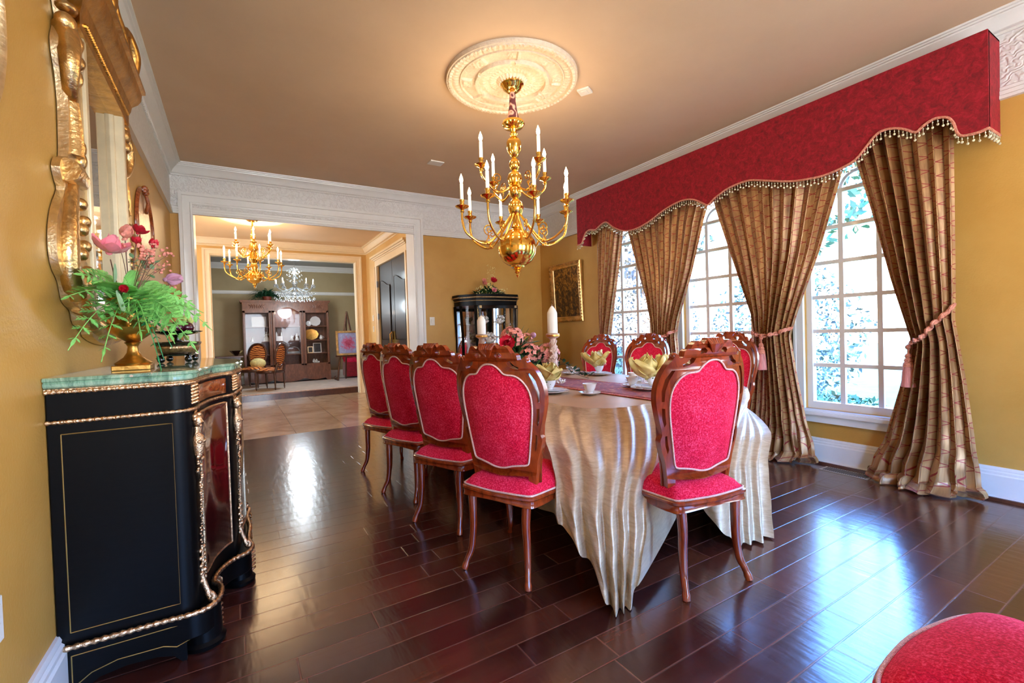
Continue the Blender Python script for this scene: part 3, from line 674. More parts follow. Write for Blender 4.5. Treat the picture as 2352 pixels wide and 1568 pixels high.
    front.sph((.0, .0, .41), .034, 10, 6, (1, 1, 1.2)); M['front'] = front.mesh('leg', 'mahogany', 60)
    m = MB(); m.tube(spline([(0, 0, .40), (-.006, -.004, .30), (-.004, -.004, .2), (.004, -.014, .10), (.016, -.034, .05), (.026, -.05, .002)], 4), [.024 - .011 * (i / 20) + (.004 if i > 17 else 0) for i in range(21)], 10)
    m.sph((.026, -.05, .006), .014, 8, 5, (1, 1, .5)); M['splay'] = m.mesh('leg', 'mahogany', 60)
    return M
CM = chair_meshes()
CH_GROUP = 'red velvet carved dining chairs around the table'
def chair(label, loc, rz):
    t = thing('dining_chair', label, 'chair', (loc[0], loc[1], 0), rz, CH_GROUP)
    for k, nm in (('back_frame', 0), ('back_panel', 0), ('back_piping', 0), ('seat', 0), ('seat_piping', 0), ('seat_rail', 0)): put(k, CM[k], t)
    put('leg', CM['splay'], t, (.168, -.01, 0)); q = put('leg', CM['splay'], t, (-.168, -.01, 0)); q.scale = (-1, 1, 1)
    put('leg', CM['front'], t, (.222, DEP - .062, 0)); q = put('leg', CM['front'], t, (-.222, DEP - .062, 0)); q.scale = (-1, 1, 1)
    return t
RD = math.radians
chair('carved red velvet dining chair nearest the camera in the left row, its whole back showing', (1.095, 1.975), RD(-66))
chair('carved red velvet dining chair second from the camera in the left row', (1.08, 2.70), RD(-66))
chair('carved red velvet dining chair third from the camera in the left row', (1.05, 3.36), RD(-70))
chair('carved red velvet dining chair farthest in the left row, next to the wide opening', (1.05, 4.03), RD(-70))
chair('carved red velvet dining chair at the near end of the table, back to the camera', (1.85, 1.35), RD(-8))
chair('carved red velvet dining chair facing us on the window side, crest behind the front chair', (3.76, 2.49), RD(97))
chair('carved red velvet dining chair on the window side, before the window nearest the corner', (3.76, 3.42), RD(97))
chair('carved red velvet dining chair on the window side farthest away, by the framed painting', (3.76, 4.17), RD(97))
chair('red velvet chair seat cut off by the lower right corner of the photo', (1.34, -.02), RD(-4))

# ------------------------------------------------------------------ dining table and its cloth
TX0, TX1, TY0, TY1, TZ = 1.63, 3.19, 1.86, 4.75, .765
def rrect(t, x0, x1, y0, y1, r):
    """point and outward normal at arc fraction t of a rounded rectangle, t=0 at middle of near side going towards -x"""
    a, b = x1 - x0 - 2 * r, y1 - y0 - 2 * r; q = PI * r / 2; L = 2 * a + 2 * b + 4 * q; s_ = t * L; cx, cy = (x0 + x1) / 2, (y0 + y1) / 2
    segs = [('l', a / 2, (cx, y0), (-1, 0), (0, -1)), ('c', q, (x0 + r, y0 + r), 270), ('l', b, (x0, y0 + r), (0, 1), (-1, 0)), ('c', q, (x0 + r, y1 - r), 180), ('l', a, (x0 + r, y1), (1, 0), (0, 1)), ('c', q, (x1 - r, y1 - r), 90), ('l', b, (x1, y1 - r), (0, -1), (1, 0)), ('c', q, (x1 - r, y0 + r), 0), ('l', a / 2, (x1 - r, y0), (-1, 0), (0, -1))]
    for sg in segs:
        if s_ <= sg[1] + 1e-9:
            if sg[0] == 'l': return (sg[2][0] + sg[3][0] * s_, sg[2][1] + sg[3][1] * s_), sg[4], L
            an = RD(sg[3] - 90 * s_ / sg[1]); n_ = (math.cos(an), math.sin(an)); return (sg[2][0] + r * n_[0], sg[2][1] + r * n_[1]), n_, L
        s_ -= sg[1]
    return (cx, y0), (0, -1), L
tb = thing('dining_table', 'long dining table hidden under the champagne satin cloth', 'table', (2.41, 3.3, 0))
mb = MB(); mb.prism([(rrect(k / 96, TX0 + .03, TX1 - .03, TY0 + .03, TY1 - .03, .26)[0]) for k in range(96)], lambda a, b, c: (a - 2.41, b - 3.3, c), TZ - .042, TZ - .008); mb.build('tabletop', 'dark_table', tb)
MB().box((0, 0, TZ - .08), (1.2, 2.5, .08)).build('apron', 'dark_table', tb)
lg = MB(); lg.lathe([(.05, .69), (.05, .6), (.035, .58), (.055, .5), (.03, .3), (.045, .2), (.03, .1), (.05, .05), (.035, 0)], 14); lm = lg.mesh('leg', 'dark_table')
for sx in (-1, 1):
    for sy in (-1, 0, 1): put('leg', lm, tb, (sx * .52, sy * 1.15, 0))
_, _, PL = rrect(0, TX0, TX1, TY0, TY1, .26)
rr_ = random.Random(3)
NF = 66; ph = [rr_.uniform(-.5, .5) for _ in range(NF + 1)]; am = [rr_.uniform(.45, 1.2) for _ in range(NF + 1)]
c1 = ((TX1 - TX0) / 2 - .26 + PI * .26 / 4) / PL                       # arc fraction of the near left corner
c2 = 1 - c1                                                           # near right corner
def bump_(t, c, w): d = min(abs(t - c), 1 - abs(t - c)); return math.exp(-(d / w) ** 2)
NU, NVV = 900, 30
def cloth(u, v):
    (x, y), (nx, ny), L = rrect(u % 1, TX0, TX1, TY0, TY1, .26)
    HL = .058; s1 = (u - c1) / HL; s2 = ((u - c2)) / HL
    z1, z2 = abs(s1) < 1, abs(s2) < 1
    k1 = (math.cos(s1 * PI) + 1) / 2 if z1 else 0; k2 = (math.cos(s2 * PI) + 1) / 2 if z2 else 0
    drop = .585 + .035 * math.sin(u * 60)
    sgn = 0
    if z1 or z2:
        sc_ = s1 if z1 else s2; q = min(1, abs(sc_) / .74); ss = -q if sc_ > 0 else q     # ss: -1 left .. +1 right as seen from the room's near end
        hem = interp([(-1, .30), (-.7, .25), (-.3, .15), (.05, .0), (.8, .0), (1, .06)], ss) if z1 else interp([(-1, .34), (-.5, .16), (.1, .02), (1, .01)], ss)
        e = sm(1, .74, abs(sc_)); drop = drop * (1 - e) + (TZ - hem) * e
    drop = min(drop, TZ - .005)
    f = u * NF; i = int(f) % NF; fr = f - int(f); a = am[i] * (1 - fr) + am[i + 1 if i + 1 < NF else 0] * fr
    wv = math.sin(2 * PI * (f + .35 * math.sin(u * 91) + .3 * ph[i] * math.sin(PI * fr)))
    amp = (.008 + .030 * v ** .7) * a
    fl = .025 * sm(0, .12, v) + .05 * v; X, Y = x + nx * fl, y + ny * fl; dx, dy = nx, ny
    z = TZ - drop * v; h = (TZ - z) / TZ
    if z1 or z2:                      # at the two near corners the cloth gathers in a thick swag that sweeps to the floor
        if z1: ax, ay = interp([(0, 1.69), (.3, 1.57), (.5, 1.45), (.75, 1.39), (1, 1.38)], h), interp([(0, 1.88), (.3, 1.74), (.5, 1.635), (.75, 1.55), (1, 1.51)], h); hw_ = interp([(0, .34), (.2, .29), (.42, .215), (.62, .20), (1, .11)], h); rx, ry = .747, -.665
        else: ax, ay = interp([(0, 2.93), (.5, 2.46), (1, 2.27)], h), interp([(0, 1.86), (.5, 1.66), (1, 1.52)], h); hw_ = interp([(0, .32), (.5, .29), (1, .28)], h); rx, ry = .95, -.30
        bulge = -.10 * (1 - q * q) if z1 else -.06 * (1 - q * q)
        px = ax + rx * hw_ * ss + .66 * bulge; py = ay + ry * hw_ * ss + .75 * bulge
        w_ = sm(1.0, .74, abs(sc_)) * sm(.0, .36, v); X = X * (1 - w_) + px * w_; Y = Y * (1 - w_) + py * w_; dx, dy = dx * (1 - w_) - .66 * w_, dy * (1 - w_) - .75 * w_
        amp *= 1.15
    if v < .06: z += .006 * math.sin(f * 2 * PI) * (v / .06)
    return (X + dx * amp * wv + .004 * math.sin(v * 31 + u * 400) * v, Y + dy * amp * wv, max(.004, z))
mb = MB(); mb.grid(cloth, NU, NVV, True)
ring = [cloth(i / NU, 0) for i in range(NU)]
mb2 = MB(); ctr = (2.41, 3.3, TZ)
def top(u, v):
    p = ring[int(round(u * NU)) % NU]; return (p[0] + (ctr[0] - p[0]) * v, p[1] + (ctr[1] - p[1]) * v, TZ + .0005 + .002 * math.sin(v * 9 + u * 20) * v * (1 - v))
tc_ = thing('tablecloth', 'long champagne satin tablecloth with gathered skirt, sweeping to the floor at the near corner', 'tablecloth', (0, 0, 0))
mb.build('gathered_skirt', 'champagne_satin', tc_, ang=80)
simple('table_cover', (206, 168, 128), .38, .25, .08, 3)
mb2.grid(top, NU, 6, True); mb2.build('top_cover', 'table_cover', tc_, ang=80)
# runner
rn = thing('table_runner', 'red brocade runner down the middle of the table with gold floral edges', 'table runner', (2.37, 3.25, TZ + .003))
def rf(a0, a1, dz): return lambda u, v: (a0 + (a1 - a0) * u, -1.36 + 2.72 * v, dz + .0012 * math.sin(v * 40 + u * 9))
MB().grid(rf(-.21, .21, .002), 12, 60).build('runner_cloth', 'runner_brocade', rn, solid=.002)
for a, b in ((-.25, -.21), (.21, .25)): MB().grid(rf(a, b, .002), 3, 60).build('border_band', 'runner_border', rn, solid=.003)

# ------------------------------------------------------------------ place settings
T1 = TZ + .002
def plate_mesh(r, h=.018, name='plate'):
    m = MB(); m.lathe([(0, .003), (r * .6, .003), (r * .66, .006), (r * .92, h - .003), (r, h), (r, h + .003), (r * .9, h), (r * .66, .010), (r * .6, .007), (0, .007)], 40, mod=lambda a, i: 1 + (.012 * math.cos(12 * a) if i in (3, 4, 5, 6) else 0)); return m.mesh(name, 'porcelain_rose', 60)
def cup_mesh():
    m = MB(); m.lathe([(0, .002), (.022, .0), (.024, .006), (.02, .01), (.032, .022), (.04, .04), (.046, .06), (.050, .066), (.048, .067), (.044, .06), (.037, .04), (.028, .022), (0, .014)], 28, mod=lambda a, i: 1 + (.03 * math.cos(8 * a) if 5 <= i <= 9 else 0)); return m.mesh('cup', 'porcelain_rose', 60)
P_big, P_small, S_mesh, C_mesh = plate_mesh(.125), plate_mesh(.095, .014), plate_mesh(.075, .016, 'saucer'), cup_mesh()
hm = MB(); hm.tube([(.044, 0, .056), (.062, 0, .060), (.070, 0, .045), (.060, 0, .028), (.036, 0, .024)], .0035, 6); H_mesh = hm.mesh('handle', 'porcelain', 70)
def P(kind, me, label, x, y, z, group, rz=0):
    o = put(kind, me, None, (x, y, z), rz); return tag(o, label, {'plate': 'plate', 'saucer': 'saucer'}[kind], group)
def cup(label, x, y, z, rz=0):
    t = thing('teacup', label, 'cup', (x, y, z), rz, 'rose printed teacups on the table'); put('bowl', C_mesh, t); put('handle', H_mesh, t); return t
def napkin(label, x, y, z, rz, s_=1):
    mb = MB(); r3 = random.Random(int(x * 100))
    for q, (aa, tl, L) in enumerate(((0.2, 1.1, .15), (1.5, .55, .12), (2.9, 1.25, .15), (4.1, .5, .13), (5.2, .9, .11), (.9, .2, .12))):
        d = Vector((math.cos(aa) * tl, math.sin(aa) * tl, 1)).normalized(); sd = d.cross(Vector((0, 0, 1))).normalized(); nr = sd.cross(d)
        def fn(u, v, d=d, sd=sd, nr=nr, L=L, q=q):
            w = .012 + .066 * math.sin(PI * min(1, .12 + .88 * v) ** .9) * (1 - .25 * v); uu = (u - .5) * 2; p = d * (L * v * (1 - .18 * abs(uu))) + sd * (w * uu) + nr * (.02 * uu * uu - .022 * math.sin(v * 3 + q) * (1 - uu * uu) - .012 * math.sin(uu * 6 + q) * v)
            return p
        mb.grid(fn, 12, 9)
    mb.sph((0, 0, 0), .016, 8, 5); o = mb.build('napkin', 'napkin_gold', None, (x, y, z), rz, ang=50, solid=.0012); o.scale = (s_,) * 3
    return tag(o, label, 'napkin', 'gold napkins folded into the cups')
def cherries(label, x, y, z):
    m = MB(); r3 = random.Random(5)
    for a, b, c in ((0, 0, .012), (.022, .004, .010), (.010, .020, .011), (-.016, .012, .012), (.008, .010, .028), (-.008, .004, .026)): m.sph((a, b, c), .0115, 10, 7)
    o = m.build('cherries', 'cherry_red', None, (x, y, z)); return tag(o, label, 'cherries', 'glossy red cherry clusters')
GP, GS = 'white dinner plates on the table', 'saucers on the table'
P('plate', P_big, 'large white plate beside the left chair nearest the camera', 1.90, 2.62, T1, GP); P('plate', P_small, 'small plate stacked on the large plate beside the nearest left chair', 1.90, 2.62, T1 + .012, 'small plates stacked on dinner plates')
cup('teacup with a gold napkin beside the left chair nearest the camera', 1.89, 2.63, T1 + .024, 2.6); napkin('gold napkin standing in the cup beside the nearest left chair', 1.89, 2.63, T1 + .085, .4, 1.15)
P('saucer', S_mesh, 'saucer under the lone teacup on bare cloth at the front of the table', 2.035, 2.37, T1, GS); cup('rose printed teacup alone on its saucer at the front, left of the runner', 2.035, 2.37, T1 + .009, 1.2)
z = TZ + .009
P('plate', P_big, 'large white plate on the runner behind the front chair', 2.46, 2.24, z, GP); P('plate', P_small, 'small plate stacked on the runner plate behind the front chair', 2.46, 2.24, z + .012, 'small plates stacked on dinner plates')
cup('teacup holding a napkin and cherries on the runner plate', 2.50, 2.24, z + .024, 2.9); napkin('gold napkin spread wide above the teacup on the runner', 2.47, 2.26, z + .085, 2.9, 1.45); cherries('red cherry cluster beside the napkin on the runner cup', 2.60, 2.235, z + .090)
P('saucer', S_mesh, 'saucer on the runner edge behind the plate', 2.50, 2.43, z, GS); cup('rose printed teacup just left of the cup holding the wide napkin', 2.50, 2.43, z + .009, -1)
P('saucer', S_mesh, 'saucer on the window side of the runner', 2.80, 2.70, T1, GS); cup('small rose teacup on the window side of the runner', 2.80, 2.70, T1 + .009, 1)
P('plate', P_big, 'large white plate near the far window corner of the table', 3.0, 3.35, T1, GP); P('plate', P_small, 'small plate stacked on the far window side plate', 3.0, 3.35, T1 + .012, 'small plates stacked on dinner plates')
cup('teacup holding a tall gold napkin near the far window corner of the table', 3.0, 3.35, T1 + .024, .3); napkin('tall gold napkin leaning left in the far window side cup', 2.985, 3.36, T1 + .085, 2.2, 1.35); cherries('red cherry cluster in the far window side cup', 3.045, 3.33, T1 + .088)
P('saucer', S_mesh, 'saucer half hidden behind the trailing ivy', 2.86, 3.62, T1, GS); cup('teacup half hidden behind the trailing ivy', 2.84, 3.58, T1 + .009, 1)
cup('teacup behind the front chair near the window side edge', 2.94, 2.48, T1 + .01, 1); napkin('pale gold napkin behind the wide one, near the front chair crest', 2.94, 2.50, T1 + .075, 1.0, 1.35)

# ------------------------------------------------------------------ candlesticks
def candlestick(label, lab2, x, y, zb, zt, ct, rc):
    t = thing('candlestick', label, 'candlestick', (x, y, zb), 0, 'carved candlesticks flanking the flowers'); h = zt - zb
    mb = MB(); mb.lathe([(0, 0), (.062, 0), (.066, .012), (.05, .03), (.04, .045), (.034, .07), (.032, h * .6), (.026, h - .06), (.03, h - .045), (.05, h - .035), (.058, h - .022), (.06, h - .004), (.05, h), (0, h)], 24)
    mb.build('stem', 'resin_pink', t)
    for k in range(3):
        m = MB(); pts = [((.040 - .010 * q / 30) * math.cos(q * .33 + k * 2.1), (.040 - .010 * q / 30) * math.sin(q * .33 + k * 2.1), .03 + (h - .09) * q / 30) for q in range(31)]
        m.tube(pts, .006, 6); m.build('twisting_vine', 'resin_pink', t)
    m = MB(); r4 = random.Random(11)
    for k in range(46): a = r4.uniform(0, 6.28); zz = .04 + (h * .62) * r4.random(); m.sph((.035 * math.cos(a), .035 * math.sin(a), zz), r4.uniform(.008, .014), 7, 5)
    m.build('carved_leaves', 'gilt_relief' if False else 'resin_pink', t)
    MB().lathe([(.045, h - .036), (.060, h - .026), (.061, h - .012), (.05, h - .006)], 24).build('gilt_rim', 'gold_leaf', t)
    c = MB(); H_ = ct - zt; c.lathe([(0, 0), (rc, 0), (rc, H_ * .72), (rc * .96, H_ * .76), (rc * .62, H_ * .88), (rc * .28, H_ * .97), (0, H_)], 24); c.tube([(0, 0, H_ - .005), (.003, 0, H_ + .012)], .0018, 5)
    o = c.build('pillar_candle', 'candle_wax', None, (x, y, zt + .002)); tag(o, lab2, 'candle', 'white pillar candles')
candlestick('carved twisting candlestick right of the flowers, larger in view', 'white pillar candle on the right candlestick, before the corner wall', 2.385, 3.25, TZ + .007, 1.185, 1.425, .044)
candlestick('carved candlestick left of the flowers, mostly behind the near chair', 'white pillar candle on the left candlestick, before the glass vitrine', 2.15, 4.15, TZ + .007, 1.195, 1.385, .044)

# ------------------------------------------------------------------ black chest with green marble top
CX, CY0, CY1, CZ = XL, 2.13, 3.72, 1.058
ch = thing('chest', 'black ebonised chest with gilt mounts and green marble top against the left wall', 'cabinet', (0, 0, 0))
CYC = (CY0 + CY1) / 2
def chest_plan(off=0, base=0, n=6):
    """front outline from the near side to the far side: corner pilaster, hollow, middle bow, hollow, pilaster"""
    h = [(CX, CY0), (-.28, CY0 - .0), (-.195, CY0 + .0), (-.158, CY0 + .03), (-.146, CY0 + .08), (-.146, CY0 + .13), (-.135, CY0 + .19), (-.115, CY0 + .30), (-.075, CY0 + .40), (-.035, CY0 + .46), (-.018, CY0 + .52), (-.012, CY0 + .60), (.004, CY0 + .70), (.010, CYC)]
    if base: h = [(CX, CY0), (-.28, CY0), (-.17, CY0 - .005), (-.12, CY0 + .03), (-.105, CY0 + .10), (-.11, CY0 + .16), (-.135, CY0 + .21), (-.115, CY0 + .31), (-.065, CY0 + .40), (-.0, CY0 + .45), (.018, CY0 + .51), (.004, CY0 + .60), (.008, CY0 + .70), (.014, CYC)]
    full = h + [(a, 2 * CYC - b) for a, b in reversed(h[:-1])]
    P = spline([(a, b, 0) for a, b in full], n)
    out = []
    for i, p in enumerate(P):
        a = P[min(i + 1, len(P) - 1)] - P[max(i - 1, 0)]; nrm = Vector((a.y, -a.x, 0)).normalized(); q = p + nrm * off
        if p.x < CX + .003: q.x = CX + .002
        out.append((q.x, q.y))
    out[0] = (CX + .002, CY0 - off); out[-1] = (CX + .002, CY1 + off)
    return out
def slab(mb, ol, z0, z1): mb.prism(ol, lambda a, b, c: (a, b, c), z0, z1)
mb = MB(); slab(mb, chest_plan(0), .165, CZ); mb.build('body', 'ebonised', ch, bevel=.004)
# base with bracket cut on the near side
bp = chest_plan(.012, 1); mb = MB(); slab(mb, bp, .075, .165); mb.build('base_frieze', 'ebonised', ch, bevel=.004)
for cx, cy, r in ((-.145, CY0 + .07, .062), (-.02, CY0 + .52, .055), (-.02, CY1 - .52, .055), (-.145, CY1 - .07, .062)):
    mb = MB(); mb.lathe([(r, .0), (r + .012, .004), (r + .014, .02), (r + .002, .032), (r, .16)], 20, (cx - .005, cy, 0)); mb.build('foot', 'ebonised', ch)
ol = [(-.555, .08), (-.20, .08), (-.20, .0), (-.215, .0), (-.24, .03), (-.29, .045), (-.38, .05), (-.45, .04), (-.49, .012), (-.50, 0), (-.555, 0)]
mb = MB()
for y in (CY0 - .012, CY1 - .006): MB().prism(ol, lambda a, b, c, y=y: (a, y + c, b), 0, .018).build('bracket_side', 'ebonised', ch)
# marble slab with moulded edge
mb = MB(); mp_ = [(-.012, CZ), (.004, CZ), (.012, CZ + .006), (.014, CZ + .016), (.008, CZ + .022), (.018, CZ + .026), (.02, CZ + .032), (.014, CZ + .037), (.0, CZ + .038)]
cps = [chest_plan(o_) for o_, _ in mp_]; n = len(cps[0]); vs = []; fs = []
for pl, (_, z_) in zip(cps, mp_): vs += [(a, b, z_) for a, b in pl]
for j in range(len(mp_) - 1):
    for i in range(n - 1): a = j * n + i; fs.append((a, a + 1, a + 1 + n, a + n))
fs.append(tuple(range((len(mp_) - 1) * n, len(mp_) * n))); mb.add(vs, fs); mb.build('marble_top', 'green_marble', ch, ang=30)
CT = CZ + .038
def ropemold(name, ol, z, r, tw=.018, mat='ormolu', par=ch):
    mb = MB(); L = 0; pts = []
    for i in range(len(ol) - 1):
        a, b = Vector(ol[i]), Vector(ol[i + 1]); d = (b - a).length; k = max(1, int(d / .006))
        for j in range(k): p = a + (b - a) * j / k; pts.append((p.x, p.y, L + d * j / k))
        L += d
    mb.tube([(x, y, z) for x, y, l in pts], [r * (1 + .22 * math.sin(2 * PI * l / tw)) for x, y, l in pts], 6); mb.build(name, mat, par, ang=60)
def off2(o_, base=0): return chest_plan(o_, base)
ropemold('rope_moulding', off2(.006), CZ - .012, .0075); ropemold('rope_moulding', off2(.005), CZ - .115, .0075)
ropemold('gadroon_moulding', off2(.016, 1), .172, .0105, .024)
ropemold('bead_moulding', off2(.004), CZ - .004, .004, .01)
# brass inlay lines on the near side
def line2(mb, pts, y, r=.0018):
    for a, b in zip(pts, pts[1:]): mb.tube([(a[0], y, a[1]), (b[0], y, b[1])], r, 4)
mb = MB(); line2(mb, [(-.522, .215), (-.522, .90), (-.215, .90), (-.215, .215), (-.522, .215)], CY0 - .001); mb.build('inlay_line', 'inlay', ch)
mb = MB(); line2(mb, [(-.52, .03), (-.52, .14), (-.19, .14), (-.19, .075), (-.23, .062), (-.27, .078), (-.40, .082), (-.47, .065), (-.52, .03)], CY0 - .0135)
mb.build('inlay_line', 'inlay', ch)
# front panels: drawer band of burl between pilasters, red tortoiseshell door panels
simple('red_panel', (70, 8, 10), .12, var=.7, vscale=9, stretch=(1, 1, .3), coat=.8)
def band(ol, i0, i1, z0, z1, off, name, mat, par=ch):
    mb = MB(); seg = ol[i0:i1]; vs = []; fs = []
    for a, b in seg: vs += [(a, b, z0), (a, b, z1)]
    for i in range(len(seg) - 1): fs.append((2 * i, 2 * i + 2, 2 * i + 3, 2 * i + 1))
    mb.add(vs, fs); return mb.build(name, mat, par, solid=.006)
pf = chest_plan(.004); N_ = len(pf); idx = lambda y: min(range(6, N_ - 6), key=lambda i: abs(pf[i][1] - y))
for ya, yb in ((CY0 + .15, CY0 + .44), (CY0 + .60, CY1 - .60), (CY1 - .44, CY1 - .15)):
    band(pf, idx(ya), idx(yb), CZ - .10, CZ - .03, 0, 'burl_drawer_front', 'burl')
    band(pf, idx(ya), idx(yb), .24, CZ - .14, 0, 'door_panel', 'red_panel')
    s_ = pf[idx(ya):idx(yb)]; mb = MB(); lp = [(a, b, .245) for a, b in s_] + [(a, b, CZ - .145) for a, b in reversed(s_)]; mb.tube(lp, .006, 6, True); mb.build('panel_moulding', 'ormolu', ch)
# mounts: a female bust with a drop of leaves on each pilaster, scrolled foot mounts
def mount():
    mb = MB(); r5 = random.Random(2)
    mb.sph((.004, 0, .892), .019, 12, 9, (1, .8, 1.3)); mb.tube([(.018, 0, .902), (.027, 0, .889), (.02, 0, .884)], .004, 5); mb.sph((.017, 0, .874), .006, 6, 5); [mb.sph((-.008 + .012 * math.cos(q), .015 * math.sin(q * 1.7), .905 + .012 * math.sin(q)), .011, 7, 5) for q in range(8)]
    mb.tube([(0, 0, .87), (0, 0, .845), (.002, 0, .83), (.004, 0, .80), (.004, 0, .76)], [.009, .010, .022, .024, .017], 8); mb.sph((.018, .010, .812), .010, 8, 6); mb.sph((.018, -.010, .812), .010, 8, 6); mb.tube([(-.0, .0, .93), (-.012, 0, .938), (-.014, 0, .9)], .008, 6)
    for k in range(34): z_ = .79 - k * .0095; w_ = .022 * (1 - k / 40); mb.sph((.004 + r5.uniform(-.004, .004), r5.uniform(-w_, w_) * .7, z_), r5.uniform(.007, .012) * (1 - k / 60), 6, 5)
    for k in range(10): mb.sph((0, r5.uniform(-.004, .004), .47 - k * .012), .006 - k * .0003, 6, 4)
    return mb.mesh('caryatid_mount', 'ormolu', 60)
def footmount():
    mb = MB(); mb.tube(spline([(.0, 0, .40), (.002, 0, .34), (-.004, 0, .29), (.004, 0, .25), (.02, 0, .21), (.034, 0, .185), (.04, 0, .20), (.03, 0, .21)], 4), [.006] * 8 + [.010] * 8 + [.013] * 8 + [.009] * 5, 8)
    for z_ in (.39, .36, .33, .30, .27): mb.sph((0, .008, z_), .010, 6, 5); mb.sph((0, -.008, z_ - .01), .009, 6, 5)
    return mb.mesh('scroll_mount', 'ormolu', 60)
def topmount():
    mb = MB()
    for k in range(6): mb.tube([(-.004, -.018, .965 + k * .013), (.008, 0, .972 + k * .013), (-.004, .018, .965 + k * .013)], .006, 6)
    return mb.mesh('leaf_mount', 'ormolu', 60)
M1, M2, M3 = mount(), footmount(), topmount()
def basemount():
    mb = MB()
    for k in range(5): mb.tube([(-.002, -.022, .05 + k * .02), (.008, 0, .058 + k * .02), (-.002, .022, .05 + k * .02)], .006, 6)
    return mb.mesh('base_mount', 'ormolu', 60)
M4 = basemount()
for (x, y, a) in ((-.144, CY0 + .05, -35), (-.012, CY0 + .50, -30), (-.012, CY1 - .50, 30), (-.144, CY1 - .05, 35)):
    for m_ in (M1, M2, M3): put(m_.name.split('.')[0], m_, ch, (x, y, 0), RD(a))
    put('base_mount', M4, ch, (x + .045, y + .02, 0), RD(a))
mb = MB(); r6 = random.Random(9)
for q, yy_ in ((0, CY0 + .30), (1, CYC), (2, CY1 - .3)):
    x0_ = (-.11, .02, -.11)[q]
    for k in range(16): a = r6.uniform(-1, 1); mb.tube([(x0_, yy_ + .09 * a, .155), (x0_ + .015, yy_ + .09 * a * .8, .125), (x0_ + .005, yy_ + .07 * a, .09 + .03 * abs(a))], .006, 5)
mb.build('apron_mount', 'ormolu', ch)

# ------------------------------------------------------------------ gilt mirror
MYC = 2.93
mr = thing('wall_mirror', 'large carved gilt mirror with a heavy cornice above the black chest', 'mirror', (XL, MYC, 0))
outp = [(0, 1.20), (.2, 1.215), (.33, 1.24), (.36, 1.27), (.46, 1.29), (.49, 1.34), (.58, 1.37), (.62, 1.44), (.69, 1.50), (.70, 1.60), (.66, 1.70), (.58, 1.79), (.60, 1.82), (.625, 1.865), (.59, 1.91), (.54, 1.93), (.525, 2.05), (.52, 2.15), (.535, 2.25), (.56, 2.30), (.57, 2.36), (.54, 2.42), (.50, 2.47), (.49, 2.56), (.0, 2.58)]
o2 = [(p.x, p.y) for p in spline([(a, b, 0) for a, b in outp], 3)]; outer = o2 + [(-a, b) for a, b in reversed(o2[1:-1])]
inner = rect(-.37, 1.38, .37, 2.50)
def mfn(a, b, c):
    d = max(0, max(abs(a) - .37, 1.38 - b)); lip = .058 - .034 * min(1, d / .2); return (.004 + (c + .02) / .04 * lip, a, b)
simple('leaf_reveal', (232, 214, 178), .45, .35, .1)
mb = MB(); plate(mb, [outer, inner], .04, mfn); mb.build('carved_frame', 'silver_gilt', mr, ang=30)
mb = MB()
for sg in (-1, 1): mb.b2((.0, sg * .35, 1.37), (.03, sg * .40, 2.5)); mb.b2((.0, sg * .362, 1.36), (.068, sg * .405, 2.5))
mb.b2((0, -.405, 1.345), (.068, .405, 1.386)); mb.build('inner_moulding', 'leaf_reveal', mr, bevel=.005)
MB().b2((.006, -.37, 1.38), (.010, .37, 2.5)).build('mirror_glass', 'mirror_glass', mr)
mb = MB(); prof = [(.0, 2.466), (.074, 2.466), (.077, 2.53), (.085, 2.55), (.09, 2.58), (.115, 2.61), (.13, 2.64), (.135, 2.68), (.15, 2.69), (.15, 2.71), (0, 2.72)]
pts = [(0, -.50), (0, .50)]; vs = []; fs = []; k = len(prof)
for (px, py, e) in ((0, -.42, -1), (0, .42, 1)):
    for d, z in prof: vs.append((d, py + e * d * .9, z))
for j in range(k - 1): fs.append((j, j + 1, j + 1 + k, j + k))
fs += [tuple(range(k)), tuple(range(2 * k - 1, k - 1, -1))]; mb.add(vs, fs); mb.build('cornice', 'gold_leaf', mr, ang=25)
mb = MB()
for k in range(46): mb.sph((.078, -.42 + k * .84 / 45, 2.51), .011, 6, 4)
mb.build('leaf_edge', 'gold_leaf', mr)
